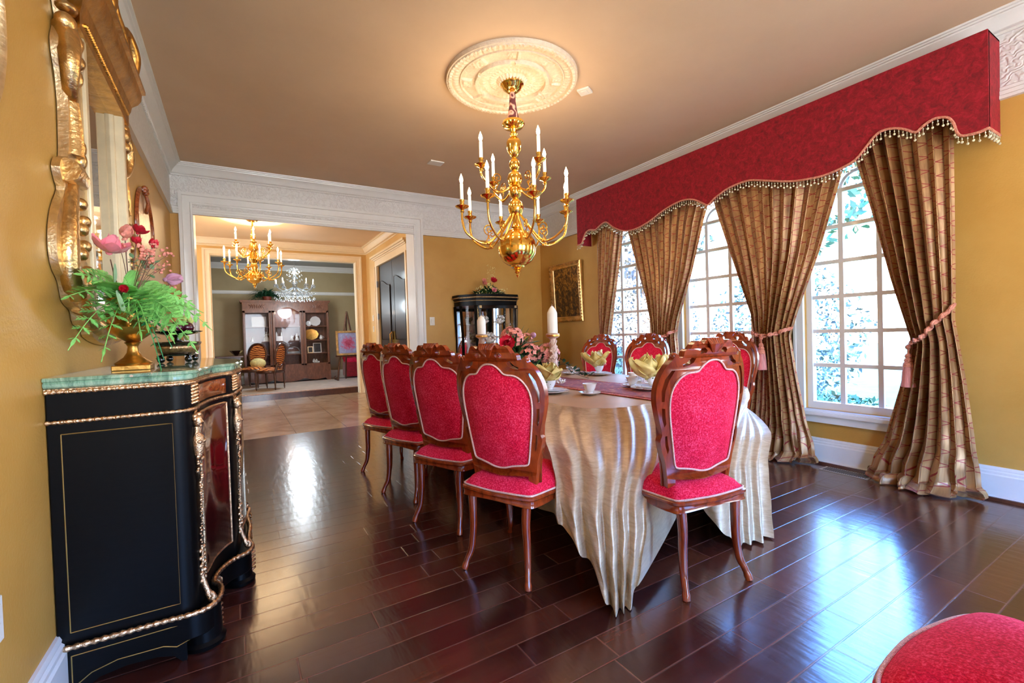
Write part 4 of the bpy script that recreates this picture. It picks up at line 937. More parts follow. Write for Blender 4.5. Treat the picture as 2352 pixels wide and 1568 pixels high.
# carved scrolls and shells
def scroll(mb, pts, r0, r1, flat=1): P_ = spline(pts, 5); n = len(P_); mb.tube(P_, [r0 + (r1 - r0) * i / (n - 1) for i in range(n)], 8, flat=flat)
mb = MB()
for sg in (-1, 1):
    scroll(mb, [(.03, sg * .50, 2.44), (.05, sg * .54, 2.36), (.055, sg * .56, 2.28), (.045, sg * .52, 2.20), (.04, sg * .47, 2.17)], .045, .018)
    mb.sph((.05, sg * .47, 2.33), .035, 10, 7); mb.sph((.04, sg * .52, 2.45), .05, 10, 7, (.7, 1, .8)); mb.sph((.04, sg * .50, 2.52), .045, 10, 7, (.8, 1, .5)); mb.sph((.035, sg * .48, 2.40), .05, 10, 7)
    scroll(mb, [(.03, sg * .49, 2.16), (.035, sg * .485, 2.05), (.035, sg * .49, 1.95)], .032, .036, .7)
    scroll(mb, [(.035, sg * .44, 1.865), (.045, sg * .52, 1.865), (.04, sg * .60, 1.865)], .04, .045)
    scroll(mb, [(.035, sg * .52, 1.83), (.04, sg * .58, 1.72), (.045, sg * .63, 1.60), (.04, sg * .62, 1.48), (.04, sg * .55, 1.40)], .03, .045, .8)
    for q, (a, b) in enumerate(((.50, 1.76), (.50, 1.66), (.52, 1.56), (.47, 1.60), (.46, 1.70), (.45, 1.50))): mb.sph((.055, sg * a, b), .032, 9, 6, (.7, 1, .8))
    scroll(mb, [(.04, sg * .5, 1.36), (.045, sg * .42, 1.33), (.04, sg * .36, 1.29)], .035, .03); scroll(mb, [(.04, sg * .36, 1.29), (.045, sg * .25, 1.27), (.04, sg * .1, 1.25)], .03, .03)
    for b in (2.28, 2.0, 1.95, 1.45): mb.sph((.05, sg * .44, b), .028, 8, 6, (.7, .8, 1.3))
for k in range(-4, 5): scroll(mb, [(.04, 0, 1.24), (.06, k * .02, 1.29), (.05, k * .032, 1.34)], .012, .018)
mb.build('carved_scrolls', 'aged_gilt', mr, ang=60)
mb = MB()
for sg in (-1, 1):
    scroll(mb, [(.10, sg * .44, 2.74), (.12, sg * .42, 2.84), (.10, sg * .34, 2.92), (.09, sg * .26, 2.88)], .035, .028); scroll(mb, [(.09, sg * .30, 2.74), (.1, sg * .22, 2.84), (.09, sg * .12, 2.90), (.09, sg * .06, 2.96)], .03, .02)
    for a, b in ((.38, 2.76), (.2, 2.76), (.1, 2.80), (.28, 2.80)): mb.sph((.08, sg * a, b), .04, 8, 6)
mb.b2((.0, -.42, 2.71), (.09, .42, 2.78)); mb.sph((.09, 0, 2.90), .06, 10, 7, (.6, 1, 1.2)); mb.build('crest', 'gold_leaf', mr, ang=50)

# oval pictures on the left wall
def oval(label, y, z, ry_, rz_, mat, fr):
    t = thing('oval_plaque', label, 'wall plaque', (XL, y, z)); m = MB()
    n = 48; m.grid(lambda u, v: ((.004 + .02 * math.sin(PI * v)) , (ry_ + .03 * v) * math.cos(2 * PI * u), (rz_ + .03 * v) * math.sin(2 * PI * u)), n, 6, True); m.build('oval_frame', fr, t)
    m = MB(); m.grid(lambda u, v: (.006 + .012 * v, ry_ * (1 - v) * math.cos(2 * PI * u), rz_ * (1 - v) * math.sin(2 * PI * u)), n, 6, True); m.build('oval_panel', mat, t)
    return t
t = oval('oval carved plaque on the left wall between mirror and wide opening', 4.35, 2.06, .34, .27, 'oval_relief', 'burl')
m = MB(); [m.sph((.02, .04 * math.cos(k), .28 + .02 * math.sin(2 * k)), .02, 7, 5) for k in range(6)]; m.tube([(.02, 0, .27), (.03, .03, .2), (.02, .0, .12)], .012); m.build('carved_ribbon', 'burl', t)
oval('dark oval frame cut off at the upper left edge of the photo', 1.60, 2.13, .28, .36, 'frame_photo', 'silver_gilt')

# wall outlet at the lower left, switches
def wallplate(label, loc, rz, cat, kind):
    t = thing(kind, label, cat, loc, rz); m = MB(); m.box((0, .003, 0), (.075, .006, .118)); m.build('cover_plate', 'plastic_white', t, bevel=.003)
    if kind == 'wall_outlet':
        for z in (-.026, .026): MB().box((0, .007, z), (.034, .006, .036)).build('socket', 'plastic_white', t, bevel=.003)
    else: MB().box((0, .008, 0), (.032, .008, .062)).build('rocker', 'plastic_white', t, bevel=.002)
    return t
wallplate('white double wall outlet at the lower left edge, near the skirting', (XL, 1.70, .49), RD(-90), 'outlet', 'wall_outlet')
wallplate('white light switch on the gold wall right of the wide opening', (2.39, YF, 1.40), RD(180), 'light switch', 'light_switch')
wallplate('small thermostat plate on the foyer wall left of the black door', (FX, 9.75, 1.60), RD(90), 'thermostat', 'thermostat')
wallplate('light switch below the thermostat in the foyer', (FX, 9.75, 1.37), RD(90), 'light switch', 'light_switch')

# ------------------------------------------------------------------ urn with ferns on the chest
UX, UY = -.365, 2.43
ur = thing('flower_urn', 'gilt pedestal urn standing on the green marble chest top', 'urn', (UX, UY, CT)); ur.scale = (.95, .95, .95)
MB().box((0, 0, .011), (.13, .13, .022)).build('square_plinth', 'gold_leaf', ur, bevel=.003)
MB().lathe([(.062, .022), (.066, .03), (.05, .042), (.034, .055), (.022, .075), (.018, .10), (.024, .112), (.03, .118), (.02, .124)], 28).build('pedestal', 'gold_leaf', ur)
MB().lathe([(.022, .122), (.045, .14), (.075, .165), (.084, .185), (.078, .20)], 48, mod=lambda a, i: 1 + (.05 * abs(math.sin(10 * a)) if 1 <= i <= 3 else 0)).build('gadrooned_base', 'gold_leaf', ur)
MB().lathe([(.07, .196), (.058, .21), (.056, .24), (.064, .275), (.082, .295), (.088, .302), (.088, .308), (.078, .308), (.05, .28), (.0, .27)], 32).build('bowl', 'gold_leaf', ur)
for sg in (-1, 1): m = MB(); m.tube([(0, sg * .06, .235), (0, sg * .085, .225), (0, sg * .09, .20), (0, sg * .078, .19)], .006); m.sph((0, sg * .07, .195), .014, 8, 6); m.build('handle', 'gold_leaf', ur)
ar = thing('fern_arrangement', 'silk arrangement of green ferns, magnolias and rosebuds in the gilt urn', 'flower arrangement', (UX, UY, CT + .28))
r7 = random.Random(21)
def frond(mb, base, d, L, w, droop=.5, n=9, up=(0, 0, 1)):
    """fern frond: lobed leaflets paired along an arching rib"""
    d = Vector(d).normalized(); up = Vector(up); sd = d.cross(up).normalized() if d.cross(up).length > .01 else Vector((1, 0, 0)); nr = sd.cross(d); pts = []
    for i in range(n + 1): t = i / n; pts.append(Vector(base) + d * L * t + Vector((0, 0, -1)) * droop * L * t * t)
    for i in range(1, n):
        t = i / n; tan = (pts[i + 1] - pts[i - 1]).normalized(); s2 = tan.cross(nr).normalized(); ww = w * (min(1, .35 + 2.2 * t) * (1.05 - t) ** .8)
        for sg in (-1, 1):
            dd = (s2 * sg + tan * .55).normalized(); mb.leaf(pts[i], dd, nr, ww, ww * .52, .18, 4)
            [mb.leaf(pts[i] + dd * ww * g_, (dd + tan * tg).normalized(), nr, ww * (.46 - .25 * g_), ww * .22, .1, 2) for g_ in (.2, .45, .68) for tg in (1.1, -.9)] if ww > .03 else None
    mb.leaf(pts[-2], pts[-1] - pts[-2], nr, w * .38, w * .12, .1, 3); mb.tube(pts, .0018, 4)
# (direction, length, droop)
FR = [((.9, .9, .25), .34, .35), ((.7, 1.3, .22), .42, .30), ((1.1, .5, .15), .27, .5), ((.3, 1.4, .3), .36, .45), ((-.1, -1, .35), .24, .5), ((.4, -1, .3), .25, .55), ((.9, -.7, .2), .24, .7), ((1, -.2, .3), .22, .8), ((.2, -.9, .7), .20, .3), ((.6, .2, 1.0), .20, .2), ((.9, .2, .5), .25, .6), ((.2, .6, 1), .18, .2), ((.1, -1.1, .05), .26, .6), ((.8, .9, -.05), .27, .9), ((.5, 1.4, .1), .36, .5), ((-.2, .8, .6), .22, .4), ((.5, -.4, .9), .2, .3)]
FR = [f for k, f in enumerate(FR) if k not in (2, 4, 5, 13, 7, 8, 9, 11, 12, 16)] + [((.15, -1.2, .25), .30, .45), ((.25, -1, .12), .27, .8), ((.05, -.8, .6), .24, .35), ((.8, .3, .2), .3, .7), ((.6, 1.0, .45), .34, .4), ((.3, .9, .8), .26, .3), ((-.42, -1.0, .28), .36, .35), ((-.48, -.75, .02), .27, .8), ((-.5, -.8, .62), .27, .3), ((-.2, -1.1, .45), .33, .3), ((-.15, -1, -.05), .3, .8), ((.35, -1.1, .1), .30, .6), ((.6, -.6, .0), .22, .9), ((.9, -.3, -.1), .24, .9), ((.6, 1.3, .35), .38, .35)]
for i in range(3):
    mb = MB()
    for q, (d, L, dr_) in enumerate(FR):
        if q % 3 == i: frond(mb, (0, 0, .02), d, L, .095, dr_, 9, (-.12, -.75, .65))
    mb.build('fern_fronds', 'fern_leaf', ar, ang=80)
mb = MB()
for d, L in (((.75, -.75, .0), .16), ((.6, -.9, .05), .2), ((1, .1, .0), .13)): frond(mb, (0, 0, .0), d, L, .055, 1.5)
mb.build('trailing_frond', 'fern_leaf_blue', ar, ang=80)
def bloom(par, c, r, mat, n=7, open_=.7, d=(0, 0, 1), name='flower'):
    mb = MB(); d = Vector(d).normalized(); a0 = Vector((0, 0, 1)).cross(d); a0 = a0.normalized() if a0.length > .01 else Vector((1, 0, 0)); b0 = d.cross(a0)
    for ring_, (k, o_, l_) in enumerate(((n, open_, 1), (max(3, n - 2), open_ * .5, .85))):
        for i in range(k):
            a = 2 * PI * (i + .5 * ring_) / k; out = a0 * math.cos(a) + b0 * math.sin(a); dd = (d * (1 - o_) + out * o_).normalized(); mb.leaf(c, dd, d, r * l_, r * .85 * l_, -.35, 4)
    mb.sph(c, r * .16, 6, 4); return mb.build(name, mat, par, ang=80)
def stem(par, pts, r=.002, mat='twig'): m = MB(); m.tube(spline(pts, 4), r, 5); return m.build('stem', mat, par)
bloom(ar, (-.02, -.235, .165), .075, 'petal_pink', 6, .75, (.3, -.3, 1)); stem(ar, [(0, 0, 0), (-.02, -.12, .06), (-.02, -.22, .14)])
bloom(ar, (.0, -.06, .25), .055, 'petal_blush', 5, .35, (.3, -.4, 1)); stem(ar, [(0, 0, 0), (0, -.04, .12), (0, -.06, .25)])
bloom(ar, (.03, .02, .29), .042, 'petal_red', 7, .7, (.5, 0, 1)); stem(ar, [(0, 0, 0), (.01, .02, .15), (.03, .02, .29)])
bloom(ar, (.06, .16, .26), .036, 'petal_red', 6, .5, (.3, .2, 1)); stem(ar, [(0, 0, 0), (.03, .10, .12), (.06, .16, .26)])
bloom(ar, (.10, .17, .115), .065, 'petal_mauve', 6, .4, (1, .5, .2)); bloom(ar, (.03, -.02, .24), .03, 'petal_red', 6, .6); bloom(ar, (.09, .08, .05), .03, 'petal_red', 6, .6, (1, 0, 0))
bloom(ar, (.01, -.20, .03), .03, 'petal_red', 6, .5, (.2, -1, .2)); mb = MB(); mb.leaf((.0, -.22, .02), (0.2, -.5, -.6), (1, 0, .3), .09, .085, .1, 5); mb.leaf((-.01, -.2, .13), (.1, -.4, -1), (1, 0, 0), .08, .06, .1, 5); mb.build('round_leaf', 'leaf_pale', ar, ang=80)
for k in range(9):
    a = r7.uniform(-1.7, 1.7); L = r7.uniform(.16, .26); tip = (r7.uniform(0, .12), L * math.sin(a), r7.uniform(.10, .24)); stem(ar, [(0, 0, 0), (tip[0] * .5, tip[1] * .5, tip[2] * .65), tip], .0012)
    m = MB(); [m.sph((tip[0] + r7.uniform(-.02, .02), tip[1] + r7.uniform(-.03, .03), tip[2] + r7.uniform(-.02, .03)), r7.uniform(.004, .008), 6, 4) for _ in range(9)]; m.build('berry_spray', 'petal_blush', ar)
m = MB(); [m.leaf((r7.uniform(0, .08), r7.uniform(.0, .2), r7.uniform(.1, .22)), (r7.uniform(-1, 1), r7.uniform(-1, 1), r7.uniform(-.2, 1)), (0, 0, 1), .028, .018, .2, 3) for _ in range(30)]; m.build('small_leaves', 'leaf_pale', ar, ang=80)

# ------------------------------------------------------------------ black and gilt stand with fruit dish
fx, fy = -.275, 3.12
st = thing('fruit_stand', 'black and gilt footed tray stand beside the urn on the chest', 'stand', (fx, fy, CT))
for a in (.6, 2.2, 3.8, 5.4): m = MB(); m.sph((.085 * math.cos(a), .14 * math.sin(a), .018), .018, 10, 7); m.tube([(.07 * math.cos(a), .12 * math.sin(a), .04), (.1 * math.cos(a), .16 * math.sin(a), .034), (.1 * math.cos(a), .155 * math.sin(a), .02)], .007); m.build('bun_foot', 'black_lacquer', st)
EL = Matrix.Diagonal((.62, 1, 1))
MB().lathe([(.0, .036), (.12, .036), (.135, .045), (.13, .052)], 36, m=EL).build('tray_base', 'black_lacquer', st)
m = MB(); m.lathe([(.13, .052), (.146, .062), (.155, .078), (.158, .088)], 60, m=EL, mod=lambda a, i: 1 + .02 * math.sin(24 * a), caps=False); m.build('pierced_gallery', 'ormolu', st, solid=.004)
MB().lathe([(.156, .088), (.172, .098), (.178, .106), (.172, .112), (.15, .106), (.0, .10)], 36, m=EL).build('tray_rim', 'black_lacquer', st)
fd = thing('fruit_dish', 'black pedestal dish holding mixed fruit on the gilt tray stand', 'dish', (fx, fy, CT + .104))
MB().lathe([(.035, 0), (.04, .006), (.018, .016), (.014, .03), (.03, .04), (.09, .052), (.115, .062), (.118, .066), (.08, .058), (0, .052)], 30).build('bowl', 'black_lacquer', fd)
zz = CT + .104 + .052
for (lab, dx, dy, dz, r, m_) in (('dark plum at the near side of the black fruit dish', .0, -.065, .034, .034, 'plum'), ('dark plum in the middle of the black fruit dish', .045, -.01, .034, .034, 'plum'), ('red apple at the far side of the black fruit dish', .03, .062, .036, .036, 'apple_red')):
    o = MB().sph((0, 0, 0), r, 18, 12, (1, 1, .92)).build('plum' if m_ == 'plum' else 'apple', m_, None, (fx + dx, fy + dy, zz + dz)); tag(o, lab, 'fruit')
for lab, c, n, dz in (('bunch of green grapes lying over the red apple', (.045, .05, .095), 18, .06), ('longer bunch of green grapes trailing at the far side of the dish', (.03, .135, .10), 34, .13)):
    m = MB(); r8 = random.Random(n)
    for k in range(n): t = k / n; w = .030 * math.sin(PI * min(1, t + .25)) + .006; m.sph((r8.uniform(-w, w) * .7, r8.uniform(-w, w), -dz * t), .0115, 8, 6)
    m.tube([(0, 0, .0), (0, .01, .03)], .002, 4); o = m.build('grapes', 'grape_green', None, (fx + c[0], fy + c[1], zz + c[2])); tag(o, lab, 'grapes')

# ------------------------------------------------------------------ chandeliers
LX, LY = 1.885, 3.0
def medallion():
    t = thing('ceiling_medallion', 'round white plaster ceiling medallion above the main chandelier', 'ceiling medallion', (LX, LY, ZC))
    def hgt(r, a):
        h = .012
        if r > .485: h = .03
        elif r > .462: h = .034 + .008 * (math.sin(84 * a) > 0)
        elif r > .40: h = .018 + .012 * abs(math.sin(36 * a)) * math.sin(PI * (r - .40) / .062)
        elif r > .385: h = .028
        elif r > .31: h = .012 + .010 * max(0, math.sin(8 * a)) * abs(math.sin(60 * (r - .3) + 3 * math.sin(16 * a))) + .012 * (abs(math.sin(4 * a)) > .985)
        elif r > .285: h = .012
        elif r > .255: h = .034 if abs(math.sin(3 * a)) > .2 else .022
        elif r > .10: h = .010 + .012 * abs(math.sin(18 * a + 40 * r)) * abs(math.sin(50 * r))
        else: h = .02 + .012 * abs(math.sin(12 * a))
        return h
    n = 252; rs = [.50, .499, .49, .484, .475, .463, .461, .45, .44, .43, .42, .41, .402, .399, .39, .384, .37, .36, .35, .34, .33, .32, .312, .30, .286, .283, .27, .257, .254, .24, .22, .20, .18, .16, .14, .12, .10, .09, .075, .06]
    m = MB(); K = len(rs) - 1
    m.grid(lambda u, v: (rs[int(round(v * K))] * math.cos(2 * PI * u), rs[int(round(v * K))] * math.sin(2 * PI * u), -(0.0 if round(v * K) == 0 else (1.35 if v > .4 else 1.0) * hgt(rs[int(round(v * K))], 2 * PI * u))), n, K, True)
    m.build('relief_disc', 'plaster_white', t, ang=30); return t
medallion()
def arm_mesh(r0, z0, r1, zlow, zc, name, rad=.0085):
    m = MB(); P_ = spline([(r0, 0, z0), (r0 + .03, 0, z0 - .06), ((r0 + r1) * .5, 0, zlow), (r1 - .04, 0, zlow + .06), (r1, 0, (zlow + zc) / 2 + .03), (r1, 0, zc)], 6); m.tube(P_, rad, 8)
    c = ((r0 + r1) * .5 - .01, zlow + .045)
    sp_ = [(c[0] + .045 * (1 - k / 26) * math.cos(k * .42 - 1.6), 0, c[1] + .06 + .045 * (1 - k / 26) * math.sin(k * .42 - 1.6)) for k in range(25)]; m.tube([( (r0 + r1) * .5 + .02, 0, zlow + .004)] + sp_, .0045, 6)
    m.sph(((r0 + r1) * .5, 0, zlow), .015, 8, 6, (1.4, .9, .9))
    m.lathe([(.0, zc - .03), (.012, zc - .028), (.016, zc - .02), (.011, zc - .01), (.02, zc), (.045, zc + .01), (.052, zc + .018), (.05, zc + .02), (.02, zc + .012), (.014, zc + .02), (.018, zc + .03), (.015, zc + .045), (.019, zc + .06), (.019, zc + .066), (0, zc + .066)], 18, (r1, 0, 0))
    return m.mesh(name, 'brass', 50)
def candle_mesh(h=.12): m = MB(); m.lathe([(.0125, 0), (.0125, h), (.008, h + .004), (0, h + .004)], 12); return m.mesh('candle_sleeve', 'candle_sleeve', 50)
def bulb_mesh(mat='bulb_warm', s_=1): m = MB(); m.lathe([(.005 * s_, 0), (.012 * s_, .012 * s_), (.0145 * s_, .026 * s_), (.011 * s_, .045 * s_), (.005 * s_, .06 * s_), (.001, .072 * s_)], 12); return m.mesh('bulb', mat, 60)
CS, BU = candle_mesh(), bulb_mesh()
def chandelier(label, loc, tiers, stemprof, parts, power, mirror_ang=0, group='brass chandeliers'):
    t = thing('brass_chandelier', label, 'chandelier', loc, 0, group)
    for nm, prof, mat in parts: MB().lathe(prof, 28).build(nm, mat, t, ang=40)
    for (n, a0, r0, z0, r1, zl, zc) in tiers:
        am_ = arm_mesh(r0, z0, r1, zl, zc, 'arm')
        for k in range(n):
            a = RD(a0 + 360 * k / n); A = put('arm', am_, t, (0, 0, 0), a); put('candle_sleeve', CS, A, (r1, 0, zc + .066)); put('bulb', BU, A, (r1, 0, zc + .188))
            light('candle_light', 'POINT', (loc[0] + (r1 + .0) * math.cos(a), loc[1] + r1 * math.sin(a), loc[2] + zc + .285), power, (1, .72, .42), .02)
    return t
z0_ = -ZC
def zz_(l): return [(r, z - ZC) for r, z in l]
toward = math.degrees(math.atan2(-LY, -LX))
low = (8, toward + 18, .035, 2.13 - ZC, .42, 1.885 - ZC, 2.135 - ZC); upp = (4, toward + 36, .035, 2.36 - ZC, .30, 2.26 - ZC, 2.42 - ZC)
chandelier('large two tier brass chandelier hanging from the medallion over the dining table', (LX, LY, ZC), [low, upp], None, [
    ('canopy', zz_([(.0, 3.11), (.085, 3.115), (.09, 3.10), (.075, 3.085), (.07, 3.07), (.045, 3.05), (.03, 3.04), (0, 3.04)]), 'brass'),
    ('chain_sleeve', zz_([(.022, 3.045), (.024, 3.0), (.028, 2.94), (.038, 2.88), (.048, 2.84), (.048, 2.825)]), 'chain_sleeve_cloth'),
    ('stem', zz_([(.04, 2.83), (.082, 2.82), (.088, 2.80), (.07, 2.775), (.03, 2.76), (.022, 2.74), (.03, 2.725), (.02, 2.71), (.05, 2.68), (.058, 2.66), (.052, 2.60), (.028, 2.555), (.016, 2.545), (.036, 2.52), (.044, 2.49), (.034, 2.46), (.018, 2.445), (.05, 2.42), (.06, 2.385), (.05, 2.35), (.022, 2.335), (.044, 2.31), (.050, 2.28), (.040, 2.25), (.02, 2.235), (.05, 2.20), (.062, 2.165), (.05, 2.12), (.03, 2.10), (.026, 2.05), (.04, 2.015), (.03, 2.0)]), 'brass'),
    ('ball', zz_([(.03, 2.01), (.06, 1.99), (.11, 1.955), (.142, 1.90), (.150, 1.85), (.142, 1.80), (.112, 1.752), (.07, 1.722), (.03, 1.71)]), 'brass'),
    ('finial', zz_([(.055, 1.722), (.05, 1.705), (.022, 1.70), (.034, 1.69), (.02, 1.68), (.026, 1.668), (.012, 1.655), (.014, 1.645), (0, 1.62)]), 'brass')], 2.0)
cx2, cy2 = .29, 8.3
chandelier('two tier brass chandelier in the foyer beyond the wide opening', (cx2, cy2, ZC), [(8, 10, .035, -.80, .40, -.97, -.74), (6, 30, .035, -.52, .27, -.62, -.45)], None, [
    ('canopy', [(0, -.01), (.10, -.01), (.10, -.025), (.06, -.06), (.02, -.07), (0, -.07)], 'brass'),
    ('stem', [(.012, -.07), (.012, -.16), (.03, -.18), (.012, -.2), (.03, -.26), (.04, -.32), (.02, -.38), (.06, -.44), (.07, -.5), (.03, -.54), (.06, -.6), (.075, -.66), (.04, -.72), (.06, -.78), (.03, -.86)], 'brass'),
    ('ball', [(.03, -.85), (.08, -.875), (.112, -.93), (.105, -.99), (.06, -1.03), (.02, -1.045)], 'brass'), ('finial', [(.03, -1.04), (.03, -1.06), (.012, -1.075), (.02, -1.09), (0, -1.13)], 'brass')], 2.1)
m2 = thing('ceiling_medallion', 'round plaster ceiling medallion above the foyer chandelier', 'ceiling medallion', (cx2, cy2, ZC - .006))
MB().lathe([(.46, 0), (.46, -.02), (.42, -.03), (.38, -.02), (.3, -.024), (.27, -.034), (.24, -.02), (.12, -.024), (.0, -.03)], 60).build('relief_disc', 'plaster_white', m2)
# crystal chandelier in the parlour
kx, ky, kz = 1.19, 11.4, 2.32
cr = thing('crystal_chandelier', 'clear crystal chandelier with cool white lights in the far parlour', 'chandelier', (kx, ky, kz))
MB().tube([(0, 0, ZC - kz), (0, 0, .5)], .006).lathe([(.05, ZC - kz - .006), (.04, ZC - kz - .03), (0, ZC - kz - .04)], 14).build('chain', 'steel', cr)
MB().lathe([(.0, .52), (.03, .5), (.015, .4), (.04, .3), (.02, .2), (.05, .1), (.03, 0), (.06, -.06), (.0, -.12)], 14).build('glass_stem', 'crystal', cr)
m = MB(); m.tube([(0, 0, .08), (.12, 0, .02), (.25, 0, -.02), (.36, 0, .03), (.40, 0, .10)], .012, 6); m.lathe([(.01, .09), (.045, .10), (.04, .115), (.012, .12)], 12, (.40, 0, 0)); A1 = m.mesh('glass_arm', 'crystal', 60)
m = MB(); r9 = random.Random(4)
for k in range(30): a = r9.uniform(-.35, .35); rr = r9.uniform(.12, .44); z = -.05 - r9.random() * .2 * (1 - abs(rr - .25)); m.lathe([(0, z), (.013, z - .012), (.008, z - .028), (0, z - .04)], 5, (rr * math.cos(a), rr * math.sin(a), 0))
for k in range(12): m.lathe([(0, .0), (.009, -.012), (0, -.03)], 5, (.40 + .045 * math.cos(k), .045 * math.sin(k), .09))
for k in range(10): m.lathe([(0, 0), (.012, -.015), (0, -.04)], 5, (.06 + .05 * (k % 3), .03 * math.sin(k * 2), .18 + .035 * k))
D1 = m.mesh('crystal_drops', 'crystal', 10); c1m = candle_mesh(.07); b1m = bulb_mesh('bulb_cool', .8)
for k in range(10):
    a = 2 * PI * k / 10 + .2; A = put('glass_arm', A1, cr, (0, 0, 0), a); put('crystal_drops', D1, A)['kind'] = 'stuff'; put('candle_sleeve', c1m, A, (.40, 0, .115)); put('bulb', b1m, A, (.40, 0, .185))
light('parlour_light', 'POINT', (kx, ky, kz - .35), 40, (.80, .92, 1), .18)
light('parlour_light', 'POINT', (kx, ky, kz + .42), 26, (.80, .92, 1), .1)
# smoke detectors / vents on the ceiling
t = thing('ceiling_vent', 'small white square ceiling vent right of the medallion', 'vent', (2.49, 2.86, ZC)); MB().box((0, 0, -.008), (.10, .10, .016)).build('cover', 'plastic_white', t, bevel=.003, rz=.5); MB().box((0, 0, -.018), (.05, .05, .004), .5).build('grille', 'plastic_white', t)
t = thing('ceiling_vent', 'small flat white ceiling plate far behind the chandelier', 'vent', (2.0, 4.85, ZC)); MB().box((0, 0, -.006), (.16, .12, .012), 0).build('cover', 'plastic_white', t, bevel=.003)

# ------------------------------------------------------------------ valance
vt = thing('window_valance', 'long red damask valance with scalloped edge over the windows', 'valance', (XR, 2.9, 2.98))
VX = 4.05
VYZ = [(4.869, 2.367), (4.779, 2.377), (4.727, 2.458), (4.673, 2.512), (4.595, 2.521), (4.501, 2.502), (4.407, 2.539), (4.299, 2.555), (4.181, 2.471), (4.05, 2.401), (3.923, 2.37), (3.769, 2.372), (3.594, 2.411), (3.4, 2.483), (3.219, 2.521), (3.098, 2.52), (3.005, 2.491), (2.916, 2.437), (2.855, 2.402), (2.786, 2.446), (2.661, 2.496), (2.542, 2.516), (2.429, 2.515), (2.322, 2.483), (2.187, 2.436), (2.059, 2.397), (1.937, 2.378), (1.822, 2.37), (1.712, 2.385), (1.608, 2.417), (1.532, 2.492), (1.484, 2.545), (1.436, 2.571), (1.368, 2.563), (1.303, 2.53), (1.245, 2.487), (1.208, 2.512), (1.157, 2.537), (1.108, 2.532), (1.075, 2.513), (1.051, 2.469), (1.038, 2.413), (1.02, 2.379), (0.988, 2.369), (0.934, 2.367), (0.891, 2.377)]
vsm = [(p.x, p.y) for p in spline([(a, b, 0) for a, b in VYZ], 3)]
Y0, Y1 = VYZ[-1][0], VYZ[0][0]
ZT = 2.985
mb = MB(); ol = vsm + [(Y0, ZT), (Y1, ZT)]
plate(mb, [ol], .03, lambda a, b, c: (VX + .0 + c - XR, a - 2.9, b - 2.98))
for yy, zb in ((Y0, vsm[-1][1]), (Y1, vsm[0][1])): mb.b2((VX - XR, yy - 2.9 - (.012 if yy == Y1 else -.0), zb - 2.98), (-.014, yy - 2.9 + (.0 if yy == Y1 else .012), ZT - 2.98))
mb.b2((VX - XR, Y0 - 2.9, ZT - 2.98 - .01), (-.014, Y1 - 2.9, ZT - 2.98)); mb.build('board', 'valance_velvet', vt)
edge = [(VX - .018 - XR, a - 2.9, b - 2.98) for a, b in vsm]; edge_full = edge + [(-.02, Y0 - 2.9, vsm[-1][1] - 2.98)]
MB().tube(edge_full, .0085, 6).build('braid', 'rope', vt)
m = MB(); Ld = 0; nxt = 0
for a, b in zip(edge_full, edge_full[1:]):
    a, b = Vector(a), Vector(b); d = (b - a).length
    while nxt <= Ld + d:
        p = a + (b - a) * ((nxt - Ld) / max(d, 1e-6)); k = int(round(nxt / .027)); q = .032 if k % 2 else .045
        m.tube([(p.x, p.y, p.z - .005), (p.x, p.y, p.z - q)], .0015, 4); m.sph((p.x, p.y, p.z - .02), .0045, 6, 4); m.sph((p.x, p.y, p.z - q - .009), .0085, 7, 5)
        nxt += .027
    Ld += d
m.build('bead_fringe', 'bead', vt, kind='stuff')

